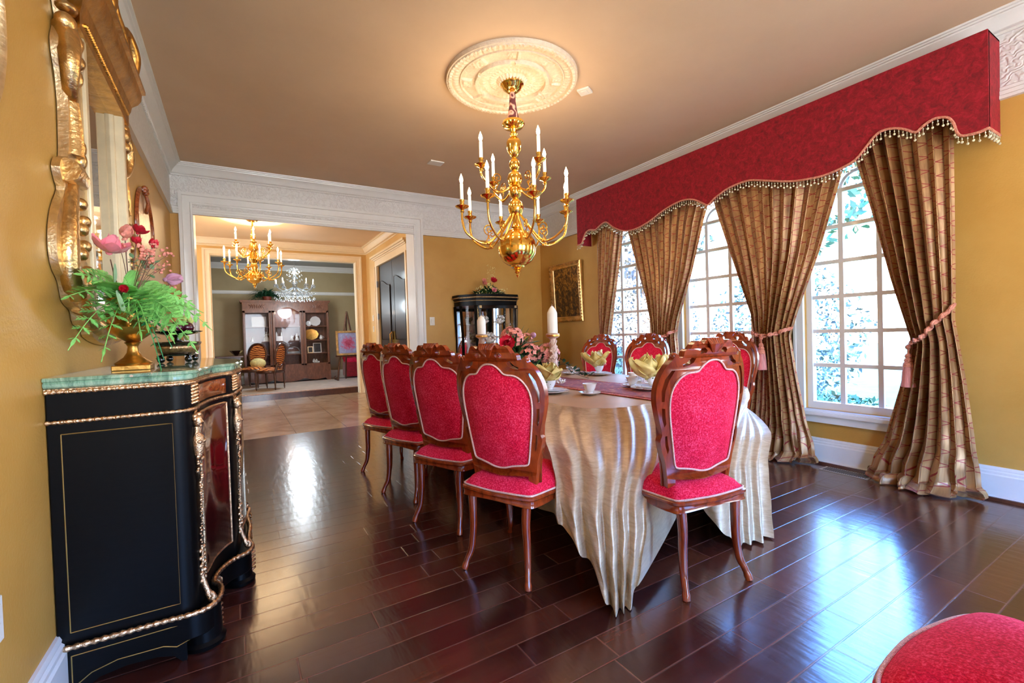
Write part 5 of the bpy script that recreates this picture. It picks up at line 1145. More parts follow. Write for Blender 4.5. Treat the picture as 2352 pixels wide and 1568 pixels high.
# ------------------------------------------------------------------ curtains
def curtain(label, yc, L, Rr, nf, tie_z, tie_c, tie_hw, W, xb=4.165, seed=1, hang=1, tassel=True, botspread=None, ztop=2.62, x0=.055):
    """L, Rr: tables of half outlines  z -> y edge (left = larger y, right = smaller y)"""
    t = thing('curtain', label, 'curtain', (XR - .1, yc, 0), 0, 'gold trellis silk curtain panels'); rg = random.Random(seed); phs = [rg.uniform(-.4, .4) for _ in range(nf + 2)]; amq = [rg.choice((.5, .7, .9, 1.9)) for _ in range(nf + 2)]
    NU_, NV_ = nf * 14, 90
    def fn(u, v):
        z = ztop * (1 - v); yl = interp(L, z); yr = interp(Rr, z)
        f = u * nf; i = int(f) % nf; fr = f - int(f); A = amq[i] * (1 - fr) + amq[i + 1] * fr
        w = abs(yl - yr); tight = sm(.9, .2, w)
        sharp = math.sin(2 * PI * f + phs[i] * math.sin(PI * fr)); dpt = (.0165 + .018 * tight) * A * sharp
        yy = yl + (yr - yl) * (u + .30 / nf * math.sin(4 * PI * f) * .5)
        x = xb + dpt - .05 * tight * math.sin(PI * u)
        if z < .5: x -= .10 * (1 - z / .5) ** 1.5 * math.sin(PI * u) ** .6; x += .018 * math.sin(u * 23 + z * 20) * (1 - z / .5)
        if z < .16:
            q = 1 - z / .16; x -= .05 * q * math.sin(PI * u) + .020 * math.sin(q * 7 + u * 12); yy += .03 * q * math.sin(u * 31) + (.06 * (.5 - u)) * q * math.sin(PI * q); z = max(.008, z * .55 + .03 * math.sin(q * PI * 2 + u * 18) * q * (1 - q) * 2 + .012 * math.sin(u * 40) * q + .012)
        return (min(x, XR - .008) - (XR - .1), yy - yc, z)
    m = MB(); m.grid(fn, NU_, NV_, uvfn=lambda u, v: (u * W + 7.0, v * ztop)); m.build('drape', 'curtain_silk', t, ang=80)
    # tieback rope around the waist
    def yx(u, z): p = fn(u, 1 - z / ztop); return p
    pts = []
    for k in range(17):
        u = k / 16; zt_ = tie_z[0] + (tie_z[1] - tie_z[0]) * u - .05 * math.sin(PI * u) * hang; p = fn(u, 1 - zt_ / ztop); pts.append((min(p[0] - 0.0, xb - (XR - .1)) - .045 * math.sin(PI * u) ** .5 - .012, p[1], zt_))
    L1 = []
    for s_ in (0, 1): L1.append([(p.x, p.y + .0, p.z + .009 * math.cos(i * .55 + s_ * PI)) for i, p in enumerate(spline(pts, 6))])
    tb_ = MB(); [tb_.tube(q, .0095, 7) for q in L1]; rp = tb_.build('tieback', 'rope', t)
    if tassel:
        u = tie_c; p = pts[int(u * 16)]; c = (p[0] - .025, p[1], p[2])
        m = MB(); m.tube([c, (c[0], c[1], c[2] - .07)], .007); m.sph((c[0], c[1], c[2] - .02), .018, 10, 6); m.sph((c[0], c[1], c[2] - .085), .021, 12, 8); m.lathe([(.02, -.10), (.026, -.115), (.022, -.125), (.03, -.135), (.034, -.16), (.028, -.165)], 16, c); m.build('tassel_head', 'rope', rp)
        m = MB(); m.lathe([(.030, -.16), (.036, -.20), (.040, -.26), (.044, -.305), (.02, -.31)], 40, c, mod=lambda a, i: 1 + .08 * math.sin(20 * a)); m.build('tassel_skirt', 'tassel_pink', rp, ang=70)
    return t
curtain('gold trellis curtain panel nearest the camera, by the bare gold wall', 1.3, [(0, 1.60), (.10, 1.60), (.30, 1.50), (.7, 1.40), (1.0, 1.335), (1.06, 1.33), (1.5, 1.44), (2.0, 1.545), (2.62, 1.69)], [(0, .96), (.3, .99), (.8, 1.04), (1.2, 1.09), (1.4, 1.085), (2.62, 1.085)], 7, (1.03, 1.30), .06, .1, .68, seed=3)
curtain('wide gold trellis curtain panel between the second and third windows, pinched in the middle', 2.3, [(0, 2.72), (.3, 2.62), (.8, 2.52), (1.1, 2.49), (1.3, 2.52), (1.8, 2.68), (2.3, 2.84), (2.62, 2.93)], [(0, 1.98), (.12, 1.98), (.4, 2.05), (.8, 2.12), (1.1, 2.16), (1.3, 2.10), (1.8, 1.92), (2.3, 1.77), (2.62, 1.68)], 11, (1.14, 1.17), .38, .1, 1.25, seed=8)
curtain('wide gold trellis curtain panel between the first and second windows', 3.5, [(0, 3.90), (.3, 3.85), (.8, 3.74), (1.12, 3.69), (1.3, 3.72), (1.8, 3.88), (2.3, 4.03), (2.62, 4.12)], [(0, 3.2), (.4, 3.28), (.8, 3.34), (1.12, 3.37), (1.3, 3.33), (1.8, 3.15), (2.3, 3.0), (2.62, 2.88)], 11, (1.12, 1.17), .4, .1, 1.25, seed=15)
curtain('narrow gold trellis curtain panel farthest away beside the framed painting', 4.5, [(0, 4.72), (.4, 4.66), (1.1, 4.60), (1.6, 4.63), (2.62, 4.60)], [(0, 4.2), (.4, 4.3), (.9, 4.40), (1.1, 4.42), (1.3, 4.37), (1.8, 4.26), (2.62, 4.10)], 6, (1.10, 1.12), .4, .1, .55, seed=5)

# ------------------------------------------------------------------ framed painting on the window wall
pw, phh = .37, .44
pt = thing('framed_painting', 'small gilt framed oil painting on the gold wall near the far corner', 'painting', (XR - .004, 5.44, 1.78))
pt.rotation_euler = (0, RD(-2.5), 0)
m = MB(); pr_ = [(-.0, .0), (-.0, .03), (.015, .05), (.035, .042), (.05, .03), (.062, .034), (.075, .028), (.08, .01)]
P4 = [(-1, -1), (1, -1), (1, 1), (-1, 1)]; vs = []; fs = []; k = len(pr_)
for sx, sz in P4:
    for d, tt in pr_: vs.append((-tt, sx * (pw - d), sz * (phh - d)))
for i in range(4):
    for j in range(k - 1): a = i * k + j; b = ((i + 1) % 4) * k + j; fs.append((a, a + 1, b + 1, b))
m.add(vs, fs)
for sx in (-1, 1):
    for q in range(20): m.sph((-.05, sx * (pw - .02), -phh + .02 + q * (2 * phh - .04) / 19), .014, 6, 4)
for sz in (-1, 1):
    for q in range(15): m.sph((-.05, -pw + .02 + q * (2 * pw - .04) / 14, sz * (phh - .02)), .014, 6, 4)
m.build('gilt_frame', 'aged_gilt', pt, ang=30)
m = MB(); m.grid(lambda u, v: (-.012, (1 - 2 * u) * (pw - .07), (2 * v - 1) * (phh - .07)), 2, 2, uvfn=lambda u, v: (u + .001, v + .001)); m.build('canvas', 'oil_painting', pt)

# ------------------------------------------------------------------ glass vitrine and its flowers
vx, vy = 3.20, 5.88
vi = thing('vitrine', 'black and gilt curio cabinet with a curved glass front against the far wall', 'display cabinet', (vx, vy, 0))
def vplan(o=0, n=10):   # hexagonal plan: straight middle, angled sides; front towards -y
    h = [(-.47 - o, .22), (-.47 - o, .02 - o * .3), (-.33 - o * .3, -.20 - o)]
    mid = [(-.33 + .66 * k / n, -.20 - o - .045 * math.sin(PI * k / n)) for k in range(1, n)]
    return h + mid + [(-a, b) for a, b in reversed(h)]
def vs_(mb, o, z0, z1): mb.prism(vplan(o), lambda a, b, c: (a, b, c), z0, z1)
m = MB(); vs_(m, .0, .04, .14); vs_(m, -.01, .14, .30); vs_(m, .01, .30, .32); m.build('base', 'ebonised', vi)
m = MB(); vs_(m, -.0, 1.60, 1.665); vs_(m, .015, 1.69, 1.71); vs_(m, .0, 1.665, 1.69); vs_(m, .03, 1.71, 1.755); m.build('cornice', 'ebonised', vi)
for z_, r_ in ((1.668, .006), (1.712, .009), (.32, .007)): ropemold('gilt_moulding', vplan(.004 if z_ < 1.7 else .03), z_, r_, .02, 'gilt_relief', vi)
vp = vplan(-.012); cs = [vp[0], vp[1], vp[2], vp[-3], vp[-2], vp[-1]]
for q, (a, b) in enumerate(cs):
    m = MB(); w_ = .022 if q not in (2, 3) else .03
    m.tube([(a * (1 + .0), b, .32), (a * .965, b, .7), (a * .96, b, 1.1), (a * 1.0, b, 1.5), (a * 1.01, b, 1.6)], w_, 4); m.build('stile', 'ebonised', vi)
    if q in (2, 3): m = MB(); m.tube([(a * .97, b - .032, .34), (a * .935, b - .032, .9), (a * .97, b - .034, 1.58)], .006, 6); [m.sph((a * .955, b - .034, .5 + .05 * k), .009, 6, 4) for k in range(22)]; m.build('gilt_drop', 'gilt_relief', vi)
m = MB(); [m.b2((sx * .29 - .03, -.245, zc - .0), (sx * .29 + .03, -.215, zc + .05)) for sx in (-1, 1) for zc in (1.545, .33)]
m.b2((-.30, -.235, 1.555), (.30, -.205, 1.60)); m.b2((-.30, -.235, .32), (.30, -.205, .37)); [m.b2((sx * .285 - .02, -.235, .34), (sx * .285 + .02, -.205, 1.6)) for sx in (-1, 1)]; m.build('door_frame', 'black_lacquer', vi, bevel=.003)
m = MB(); [m.box((sx * .285, -.245, zc), (.034, .01, .034)) for sx in (-1, 1) for zc in (1.578, .345)]; m.build('gilt_rosette', 'gilt_relief', vi)
m = MB(); m.b2((-.45, .20, .32), (.45, .22, 1.6)); m.build('mirror_back', 'mirror_glass', vi)
g_ = vplan(-.01); m = MB(); vs = []; fs = []
for a, b in g_: vs += [(a, b, .33), (a, b, 1.6)]
for i in range(len(g_) - 1): fs.append((2 * i, 2 * i + 2, 2 * i + 3, 2 * i + 1))
m.add(vs, fs); m.build('glass', 'cabinet_glass', vi)
for zz2 in (.72, 1.05, 1.33): m = MB(); vs_(m, -.04, zz2, zz2 + .008); m.build('glass_shelf', 'cabinet_glass', vi)
ra = random.Random(31)
def figurine(name, label, cat, loc, h, mat, group, seed, kind=0):
    m = MB(); rg = random.Random(seed)
    if kind == 0:
        m.lathe([(.0, 0), (.3, 0), (.32, .08), (.24, .3), (.10, .55), (.15, .68), (.12, .78), (.05, .82)], 14); m.sph((0, 0, .91), .09, 9, 7); m.tube([(-.12, 0, .72), (-.22, -.05, .5), (-.1, -.16, .5)], .035); m.tube([(.12, 0, .72), (.24, -.02, .62), (.2, -.1, .85)], .035)
    elif kind == 1:
        for k in range(16): m.sph((rg.uniform(-.45, .45), rg.uniform(-.3, .3), rg.uniform(.25, .85)), rg.uniform(.12, .2), 8, 6)
        m.lathe([(.2, 0), (.3, .1), (.25, .4)], 12)
    m.v = [(x * h, y * h, z * h) for x, y, z in m.v]; o = m.build(name, mat, None, loc, 0); return tag(o, label, cat, group)
for lab, dx, dz, h in (('white porcelain flower piece on the top vitrine shelf, left half', -.14, 1.338, .13), ('white porcelain flower piece on the top vitrine shelf, right half', .12, 1.338, .14), ('white porcelain flower piece on the middle vitrine shelf', -.06, 1.058, .17)):
    figurine('porcelain_flowers', lab, 'ornament', (vx + dx, vy - .06, dz), h, 'porcelain_rose', 'porcelain ornaments in the vitrine', 3, 1)
fl = thing('flower_arrangement', 'mound of dark leaves with red and pink roses on top of the vitrine', 'flower arrangement', (vx - .02, vy - .02, 1.757))
def mound(par, n, sx, sy, sz, mat, L, w, seed, name='leaves', z0=0):
    m = MB(); rg = random.Random(seed)
    for k in range(n):
        a = rg.uniform(0, 2 * PI); e = rg.random() ** .6; c = Vector((sx * e * math.cos(a), sy * e * math.sin(a), z0 + sz * (1 - e) * rg.uniform(.3, 1) + .01)); d = Vector((math.cos(a) * e, math.sin(a) * e, rg.uniform(.1, 1.1)))
        m.leaf(c, d, (rg.uniform(-.3, .3), rg.uniform(-.3, .3), 1), L * rg.uniform(.6, 1.2), w * rg.uniform(.7, 1.2), .3, 3)
    return m.build(name, mat, par, ang=80)
mound(fl, 240, .20, .11, .13, 'leaf_deep', .075, .03, 1); mound(fl, 90, .23, .12, .12, 'leaf_green', .06, .02, 2)
bloom(fl, (.02, -.09, .19), .065, 'petal_red', 9, .7, (0, -1, .8)); bloom(fl, (-.12, -.08, .15), .05, 'petal_blush', 8, .7, (0, -1, .8)); bloom(fl, (-.13, -.09, .19), .045, 'petal_blush', 8, .7, (0, -1, .8)); bloom(fl, (.0, -.13, .05), .05, 'petal_pink', 8, .7, (0, -1, .5))
for dx, dz in ((-.19, .09), (-.07, .13), (-.03, .09)): bloom(fl, (dx, -.11, dz), .036, 'petal_cream', 7, .7, (0, -1, .6))
m = MB(); rg = random.Random(6); [m.sph((rg.uniform(-.26, .26), rg.uniform(-.14, -.02), rg.uniform(.0, .1)), .007, 5, 4) for _ in range(90)]; [m.sph((.02 + rg.uniform(-.07, .07), -.04, .24 + .2 * rg.random()), .005, 5, 4) for _ in range(34)]; [m.tube([(0, -.03, .1), (.02 + .06 * k, -.04, .42 - abs(k) * .05)], .0012, 4) for k in (-1, -.5, 0, .5, 1)]; m.build('baby_breath', 'petal_cream', fl)

# ------------------------------------------------------------------ centrepiece on the table
cp = thing('centrepiece', 'low mixed bouquet with a dark red dahlia and pink hydrangeas between the candlesticks', 'flower arrangement', (2.24, 3.60, TZ + .008))
simple('terracotta', (120, 52, 36), .5)
MB().lathe([(.07, 0), (.08, .01), (.11, .09), (.115, .12), (.10, .12), (.0, .08)], 24).build('bowl', 'terracotta', cp)
mound(cp, 420, .27, .30, .26, 'leaf_deep', .12, .055, 41, z0=.06); mound(cp, 190, .29, .31, .30, 'leaf_green', .13, .035, 42, z0=.10)
def hydr(c, r, mat, seed, n=46):
    m = MB(); rg = random.Random(seed)
    for k in range(n):
        a = rg.uniform(0, 2 * PI); e = rg.uniform(-.5, 1); q = math.sqrt(max(0, 1 - e * e)); d = Vector((q * math.cos(a), q * math.sin(a), e)); p = Vector(c) + d * r
        for j in range(4): b = a + j * PI / 2; t1 = d.orthogonal().normalized(); t2 = d.cross(t1); m.leaf(p, (t1 * math.cos(b) + t2 * math.sin(b) + d * .4), d, r * .26, r * .24, .1, 2)
    return m.build('hydrangea', mat, cp, ang=80)
hydr((-.10, -.06, .38), .10, 'petal_blush', 1, 64); hydr((.0, -.20, .23), .095, 'petal_blush', 2, 60); hydr((.17, -.24, .22), .10, 'petal_blush', 3, 64); hydr((-.24, -.08, .24), .085, 'petal_pink', 4, 56); hydr((.08, -.02, .36), .06, 'petal_blush', 5); hydr((-.12, -.26, .12), .07, 'petal_pink', 6)
bloom(cp, (-.19, -.12, .325), .085, 'petal_red', 12, .75, (-.5, -1, .5), 'dahlia')
for c in ((-.30, -.08, .32), (.16, -.02, .40)): m = MB(); m.sph(c, .028, 10, 8); m.tube([c, (c[0] * .5, c[1] * .5, .12)], .002); m.build('allium', 'petal_mauve', cp)
bloom(cp, (.12, -.26, .10), .03, 'petal_cream', 7, .7, (0, -1, .6)); m = MB()
for k in range(12): a = k * .52; m.leaf((.05, -.05, .30), (math.cos(a), math.sin(a), .7), (0, 0, 1), .16, .036, .35, 5)
m.build('long_leaves', 'leaf_pale', cp, ang=80)
iv = thing('ivy_sprig', 'green and white ivy sprig trailing across the table beside the right candlestick', 'ivy', (2.55, 3.28, TZ + .004)); m = MB(); rg = random.Random(77)
pts = spline([(-.06, .12, .10), (.02, .05, .13), (.08, .02, .06), (.10, -.05, .03), (.12, -.16, .01)], 5); m.tube(pts, .0025, 5)
for k in range(46): p = pts[rg.randrange(len(pts))]; m.leaf(p + Vector((rg.uniform(-.03, .03), rg.uniform(-.03, .03), rg.uniform(0, .04))), (rg.uniform(-1, 1), rg.uniform(-1, 1), rg.uniform(-.0, 1)), (0, 0, 1), .05, .034, .2, 3)
m.build('ivy_leaves', 'leaf_deep', iv, ang=80); m = MB(); [m.leaf((rg.uniform(.02, .12), rg.uniform(-.12, .06), .04 + .06 * rg.random()), (rg.uniform(-1, 1), rg.uniform(-1, 1), .4), (0, 0, 1), .04, .03, .2, 3) for _ in range(14)]; m.build('white_leaves', 'porcelain', iv, ang=80)
sh = MB(); rg = random.Random(5)
for k in range(9): sh.leaf((0, 0, .01), (math.cos(k * .7), math.sin(k * .7), .25), (0, 0, 1), .055, .022, -.2, 4)
for k in range(8): sh.leaf((.045, .03, .014), (math.cos(k * .8), math.sin(k * .8), .6), (0, 0, 1), .04, .018, -.2, 3)
o = sh.build('silk_bow', 'candle_wax', None, (2.20, 2.92, TZ + .006), solid=.002); tag(o, 'cream ribbon bow at the foot of the right candlestick on the runner', 'bow')
o = sh.v
# floor register
fv = thing('floor_vent', 'grey metal floor register by the skirting under the near window', 'vent', (4.13, 1.74, 0)); MB().b2((-.065, -.17, 0), (.065, .17, .004)).build('vent_frame', 'vent_metal', fv, bevel=.002); m = MB(); [m.b2((-.05, -.15 + k * .0145, .004), (.05, -.144 + k * .0145, .006)) for k in range(21)]; m.build('louvres', 'grout_dark', fv)

# ------------------------------------------------------------------ parlour beyond the foyer
PF = .12
rg_ = thing('area_rug', 'pale patterned rug on the parlour floor', 'rug', (.9, 11.56, PF)); MB().box((0, 0, .006), (4.0, 2.28, .012)).build('rug_field', 'rug', rg_); 
for q in (1.0, -1.0): MB().box((0, q * 1.12, .0065), (4.0, .06, .0128)).build('rug_border', 'petal_mauve' if False else 'resin_pink', rg_)
bx, by, bw, bd, bz0, bz1 = 1.13, 12.98, .975, .24, PF, 2.19
br = thing('china_cabinet', 'wide carved walnut china cabinet with three glass doors in the parlour', 'cabinet', (bx, by, PF)); hh = bz1 - PF
m = MB(); m.b2((-bw, bd - .02, .1), (bw, bd, hh - .05)); m.b2((-bw, -bd + .04, .1), (-bw + .04, bd, hh - .05)); m.b2((bw - .04, -bd + .04, .1), (bw, bd, hh - .05)); m.b2((-bw, -bd + .04, .38), (bw, bd, .42)); m.b2((-bw, -bd + .04, hh - .1), (bw, bd, hh - .06))
for sx in (-.34, .34): m.b2((sx - .03, -bd + .05, .4), (sx + .03, bd, hh - .08))
m.build('carcass', 'walnut', br)
m = MB(); m.b2((-bw - .03, -bd, hh - .06), (bw + .03, bd, hh - .035)); m.b2((-bw - .045, -bd - .02, hh - .035), (bw + .045, bd, hh)); m.build('cornice', 'walnut', br)
n = 20; ol = [(-bw, hh - .26), (-bw, hh - .06), (bw, hh - .06), (bw, hh - .26)] + [(.34 - .68 * k / n, hh - .26 + .13 * math.sin(PI * k / n) ** 1.6) for k in range(n + 1)]
m = MB(); m.prism(ol, lambda a, b, c: (a, -bd + .02 + c, b), 0, .03)
for sx in (-.66, .66):
    for k in range(7): m.tube([(sx + .05 * (k - 3), -bd + .015, hh - .2), (sx + .04 * (k - 3), -bd + .0, hh - .15), (sx + .06 * (k - 3), -bd + .015, hh - .11)], .008, 5)
m.build('carved_frieze', 'walnut', br)
m = MB(); m.b2((-bw - .01, -bd + .01, .12), (bw + .01, bd, .4)); 
ol = [(-bw - .01, 0), (-bw + .08, .0), (-bw + .12, .07), (-.62, .03), (-.5, .05), (-.34, .09), (-.2, .04), (0, .02), (.2, .04), (.34, .09), (.5, .05), (.62, .03), (bw - .12, .07), (bw - .08, 0), (bw + .01, 0), (bw + .01, .14), (-bw - .01, .14)]
m.prism(ol, lambda a, b, c: (a, -bd + .0 + c, b), 0, .03); m.b2((-bw, bd - .05, 0), (-bw + .06, bd, .14)); m.b2((bw - .06, bd - .05, 0), (bw, bd, .14)); m.build('plinth', 'walnut', br)
for q, (xa, xb_) in enumerate(((-bw, -.36), (-.34, .34), (.36, bw))):
    d_ = MB(); w_ = .055
    d_.b2((xa, -bd + .0, .42), (xa + w_, -bd + .035, hh - .26)); d_.b2((xb_ - w_, -bd, .42), (xb_, -bd + .035, hh - .26)); d_.b2((xa, -bd, .38), (xb_, -bd + .035, .46))
    if q != 1: d_.b2((xa, -bd, hh - .31), (xb_, -bd + .035, hh - .25))
    else:
        o2 = [(xa + (xb_ - xa) * k / n, hh - .25 + .13 * math.sin(PI * k / n) ** 1.6) for k in range(n + 1)]; o3 = [(xb_ - (xb_ - xa) * k / n, hh - .31 + .14 * math.sin(PI * k / n) ** 1.6) for k in range(n + 1)]; d_.prism(o2 + o3, lambda a, b, c: (a, -bd + c, b), 0, .035)
    for xx in (xa + .01, xb_ - .02): d_.tube([(xx, -bd - .006, .46), (xx, -bd - .006, hh - .3)], .007, 5)
    D_ = d_.build('glass_door', 'walnut', br)
    MB().b2((xa + w_, -bd + .015, .46), (xb_ - w_, -bd + .019, hh - .31 + (.1 if q == 1 else 0))).build('door_glass', 'cabinet_glass', D_)
    for z_ in (.70, 1.04, 1.40): MB().b2((xa + .03, -bd + .06, z_), (xb_ - .03, bd - .02, z_ + .018)).build('shelf', 'walnut', br)
light('cabinet_light', 'POINT', (bx, by - .02, bz1 - .3), 2.5, (1, .8, .6), .05)
# objects in the china cabinet
SY = by - .05
def S(z): return PF + z + .018
def dish(name, label, x, z, r, mat, grp=None, sc=(1, 1)):
    m = MB(); m.lathe([(0, .004), (r * .6, .006), (r, .022), (r, .026), (r * .6, .012), (0, .01)], 28, mod=lambda a, i: 1 + (.03 * math.cos(9 * a) if i in (2, 3) else 0)); m.v = [(x_ * sc[0], -z_ , y_ * sc[1] + r * sc[1]) for x_, y_, z_ in m.v]
    o = m.build(name, mat, None, (x, SY + .06, z)); o.rotation_euler = (RD(-12), 0, 0); return tag(o, label, 'plate', grp)
dish('plate', 'large scalloped white plate in the right bay, top shelf', bx + .68, S(1.40), .13, 'porcelain'); dish('plate', 'small plate leaning before the scalloped plate in the right bay', bx + .52, S(1.40), .07, 'porcelain_rose')
dish('platter', 'oval gold platter in the right bay of the china cabinet', bx + .57, S(1.04), .16, 'gold_leaf', sc=(1.1, .9)); 
o = MB().lathe([(.02, 0), (.045, .03), (.04, .07), (.02, .1), (.026, .12)], 14).tube([(.04, 0, .03), (.075, 0, .06), (.03, 0, .1)], .006).build('pitcher', 'porcelain', None, (bx + .80, SY, S(1.04))); tag(o, 'small white pitcher beside the gold platter', 'pitcher')
def photo(label, x, z, w, h, fm):
    t = thing('photo_frame', label, 'picture frame', (x, SY, z)); t.rotation_euler = (RD(-10), 0, 0)
    m = MB(); [m.b2(a, b) for a, b in (((-w, -.008, 0), (-w + .018, .008, 2 * h)), ((w - .018, -.008, 0), (w, .008, 2 * h)), ((-w, -.008, 0), (w, .008, .018)), ((-w, -.008, 2 * h - .018), (w, .008, 2 * h)))]; m.build('frame', fm, t); MB().b2((-w + .015, -.002, .015), (w - .015, .004, 2 * h - .015)).build('photograph', 'frame_photo', t)
photo('white photo frame on the lower right shelf, larger one', bx + .70, S(.70), .10, .13, 'porcelain'); photo('small light photo frame left of the larger white one', bx + .53, S(.70), .065, .085, 'silver_gilt'); photo('wide dark framed picture in the left bay, lower shelf', bx - .62, S(.70), .11, .075, 'silver_gilt')
figurine('figurine', 'white flower ornament at the bottom of the right bay', 'ornament', (bx + .66, SY, S(.40)), .15, 'porcelain', 'ornaments in the china cabinet', 8, 1)
figurine('figurine', 'tall cream lady figurine in the left bay', 'figurine', (bx - .47, SY, S(1.04)), .24, 'candle_wax', 'ornaments in the china cabinet', 8, 0); figurine('figurine', 'small white figurine at the left of the left bay', 'figurine', (bx - .78, SY, S(1.04)), .13, 'porcelain', 'ornaments in the china cabinet', 8, 0)
figurine('figurine', 'white figurine in the middle bay, centre right', 'figurine', (bx + .10, SY, S(1.04)), .14, 'porcelain', 'ornaments in the china cabinet', 8, 0); figurine('figurine', 'slim white figurine at the right of the middle bay', 'figurine', (bx + .22, SY, S(1.04)), .18, 'porcelain', 'ornaments in the china cabinet', 8, 0)
m = MB(); m.b2((-.07, -.04, 0), (.07, .04, .12)); [m.lathe([(.022, .0), (.022, .17), (0, .24)], 10, (sx * .055, 0, 0)) for sx in (-1, 1)]; o = m.build('porcelain_church', 'porcelain', None, (bx - .19, SY, S(1.04))); tag(o, 'white twin tower porcelain ornament in the middle bay', 'ornament')
m = MB(); m.lathe([(.16, 0), (.17, .05), (.165, .06), (.15, .04), (.14, .01)], 24, m=Matrix.Diagonal((1, .5, 1))); m.tube([(-.16, 0, .05), (-.1, 0, .15), (0, 0, .18), (.1, 0, .15), (.16, 0, .05)], .012); o = m.build('glass_basket', 'crystal', None, (bx + .13, SY, S(.70))); tag(o, 'clear glass basket on the lower shelf of the middle bay', 'basket')
m = MB(); m.b2((-.16, .1, 0), (.16, .12, .26)); o = m.build('framed_print', 'candle_wax', None, (bx - .62, SY, S(1.40))); tag(o, 'pale print leaning at the back of the left bay, top shelf', 'picture')
pn = thing('potted_fern', 'bushy dark green fern on top of the china cabinet', 'plant', (bx - .42, by - .05, bz1)); MB().lathe([(.08, 0), (.11, .1), (.1, .1), (0, .08)], 16).build('pot', 'terracotta', pn)
for q in range(3):
    m = MB(); rg = random.Random(50 + q)
    for k in range(30): a = rg.uniform(0, 2 * PI); frond(m, (0, 0, .1), (math.cos(a), math.sin(a) * .6, rg.uniform(.3, 1.6)), rg.uniform(.36, .56), .07, rg.uniform(.4, 1.0), 7)
    m.build('fern_fronds', 'dark_fern', pn, ang=80)
# carved chairs with orange damask in the parlour
def salon(label, loc, rz):
    t = thing('side_chair', label, 'chair', loc, rz, 'orange damask side chairs'); n = 30
    def oval2(r, h, y): return [(r * math.cos(2 * PI * k / n), y - .14 * (h * math.sin(2 * PI * k / n)), .74 + h * math.sin(2 * PI * k / n)) for k in range(n)]
    MB().tube(oval2(.20, .25, -.02), .024, 8, True).build('back_frame', 'dark_table', t)
    m = MB(); [m.grid(lambda u, v, s_=s_: (.19 * (1 - v) * math.cos(2 * PI * u), -.02 - .14 * .24 * (1 - v) * math.sin(2 * PI * u) + s_ * (.008 + .018 * v), .74 + .24 * (1 - v) * math.sin(2 * PI * u)), n, 4, True) for s_ in (-1, 1)]; m.build('back_panel', 'orange_damask', t)
    m = MB(); m.grid(lambda u, v: (.26 * (1 - v) * math.cos(2 * PI * u) * (1 + .12 * abs(math.sin(2 * PI * u))), .22 + .25 * (1 - v) * math.sin(2 * PI * u), .42 + .06 * (1 - (1 - v) ** 3)), n, 6, True); m.build('seat', 'orange_damask', t)
    m = MB(); m.grid(lambda u, v: (.27 * math.cos(2 * PI * u) * (1 + .12 * abs(math.sin(2 * PI * u))), .22 + .26 * math.sin(2 * PI * u), .36 + .065 * v), n, 2, True); [m.tube([(sx * .17, -.0, .40), (sx * .16, -.02, .52), (sx * .12, -.03, .56)], .02) for sx in (-1, 1)]; m.build('seat_rail', 'dark_table', t, solid=.02)
    L = MB().lathe([(.024, .38), (.026, .33), (.018, .31), (.024, .29), (.012, .06), (.018, .05), (.010, .02), (.012, 0)], 12).mesh('leg', 'dark_table', 50)
    for sx in (-1, 1): put('leg', L, t, (sx * .19, .01, 0)); put('leg', L, t, (sx * .21, .41, 0))
salon('orange damask oval back chair nearest us in the parlour, turned to the left', (.80, 11.15, PF + .012), RD(58)); salon('orange damask chair partly hidden behind the other one in the parlour', (.42, 12.25, PF + .012), RD(150))
m = MB(); m.sph((0, 0, .07), .15, 14, 9, (1.1, .5, .8)); o = m.build('throw_pillow', 'petal_cream', None, (.42, 12.06, PF + .49)); tag(o, 'pale pillow on the partly hidden orange chair', 'pillow')
tb2 = thing('side_table', 'dark wooden table edge at the left of the parlour', 'table', (-.35, 11.5, PF + .012)); MB().box((0, 0, .74), (.95, .6, .04)).build('tabletop', 'dark_table', tb2, bevel=.01); MB().box((0, 0, .68), (.85, .5, .08)).build('apron', 'dark_table', tb2)
for sx in (-1, 1):
    for sy in (-1, 1): MB().lathe([(.03, .66), (.035, .5), (.02, .3), (.03, .1), (.02, 0)], 12, (sx * .4, sy * .24, 0)).build('leg', 'dark_table', tb2)
o = MB().lathe([(.03, 0), (.05, .02), (.12, .1), (.125, .105), (.1, .09), (0, .03)], 20, mod=lambda a, i: 1 + .12 * math.sin(5 * a)).build('bowl', 'dark_bowl', None, (-.0, 11.45, PF + .775)); tag(o, 'dark wavy bowl on the parlour side table', 'bowl')
ea = thing('easel', 'carved dark wood easel at the right of the parlour', 'easel', (2.45, 12.2, PF + .012))
m = MB(); m.tube([(-.28, -.1, .0), (-.25, -.08, .3), (-.16, -.04, .8), (0, 0, 1.75)], .022); m.build('leg', 'dark_table', ea); m = MB(); m.tube([(.28, -.1, .0), (.25, -.08, .3), (.16, -.04, .8), (0, 0, 1.75)], .022); m.build('leg', 'dark_table', ea)
MB().tube([(0, .35, 0), (0, .05, 1.6)], .018).build('rear_leg', 'dark_table', ea); MB().box((0, -.09, .62), (.62, .06, .04)).build('ledge', 'dark_table', ea)
m = MB(); [m.tube([(sx * .28, -.1, .02), (sx * .36, -.12, .05), (sx * .38, -.12, .10), (sx * .33, -.11, .12)], .018) for sx in (-1, 1)]; m.build('scroll_foot', 'dark_table', ea)
fp = thing('easel_painting', 'flower still life in a gilt frame resting on the easel', 'painting', (2.45, 12.07, PF + .645)); fp.rotation_euler = (RD(-6), 0, 0)
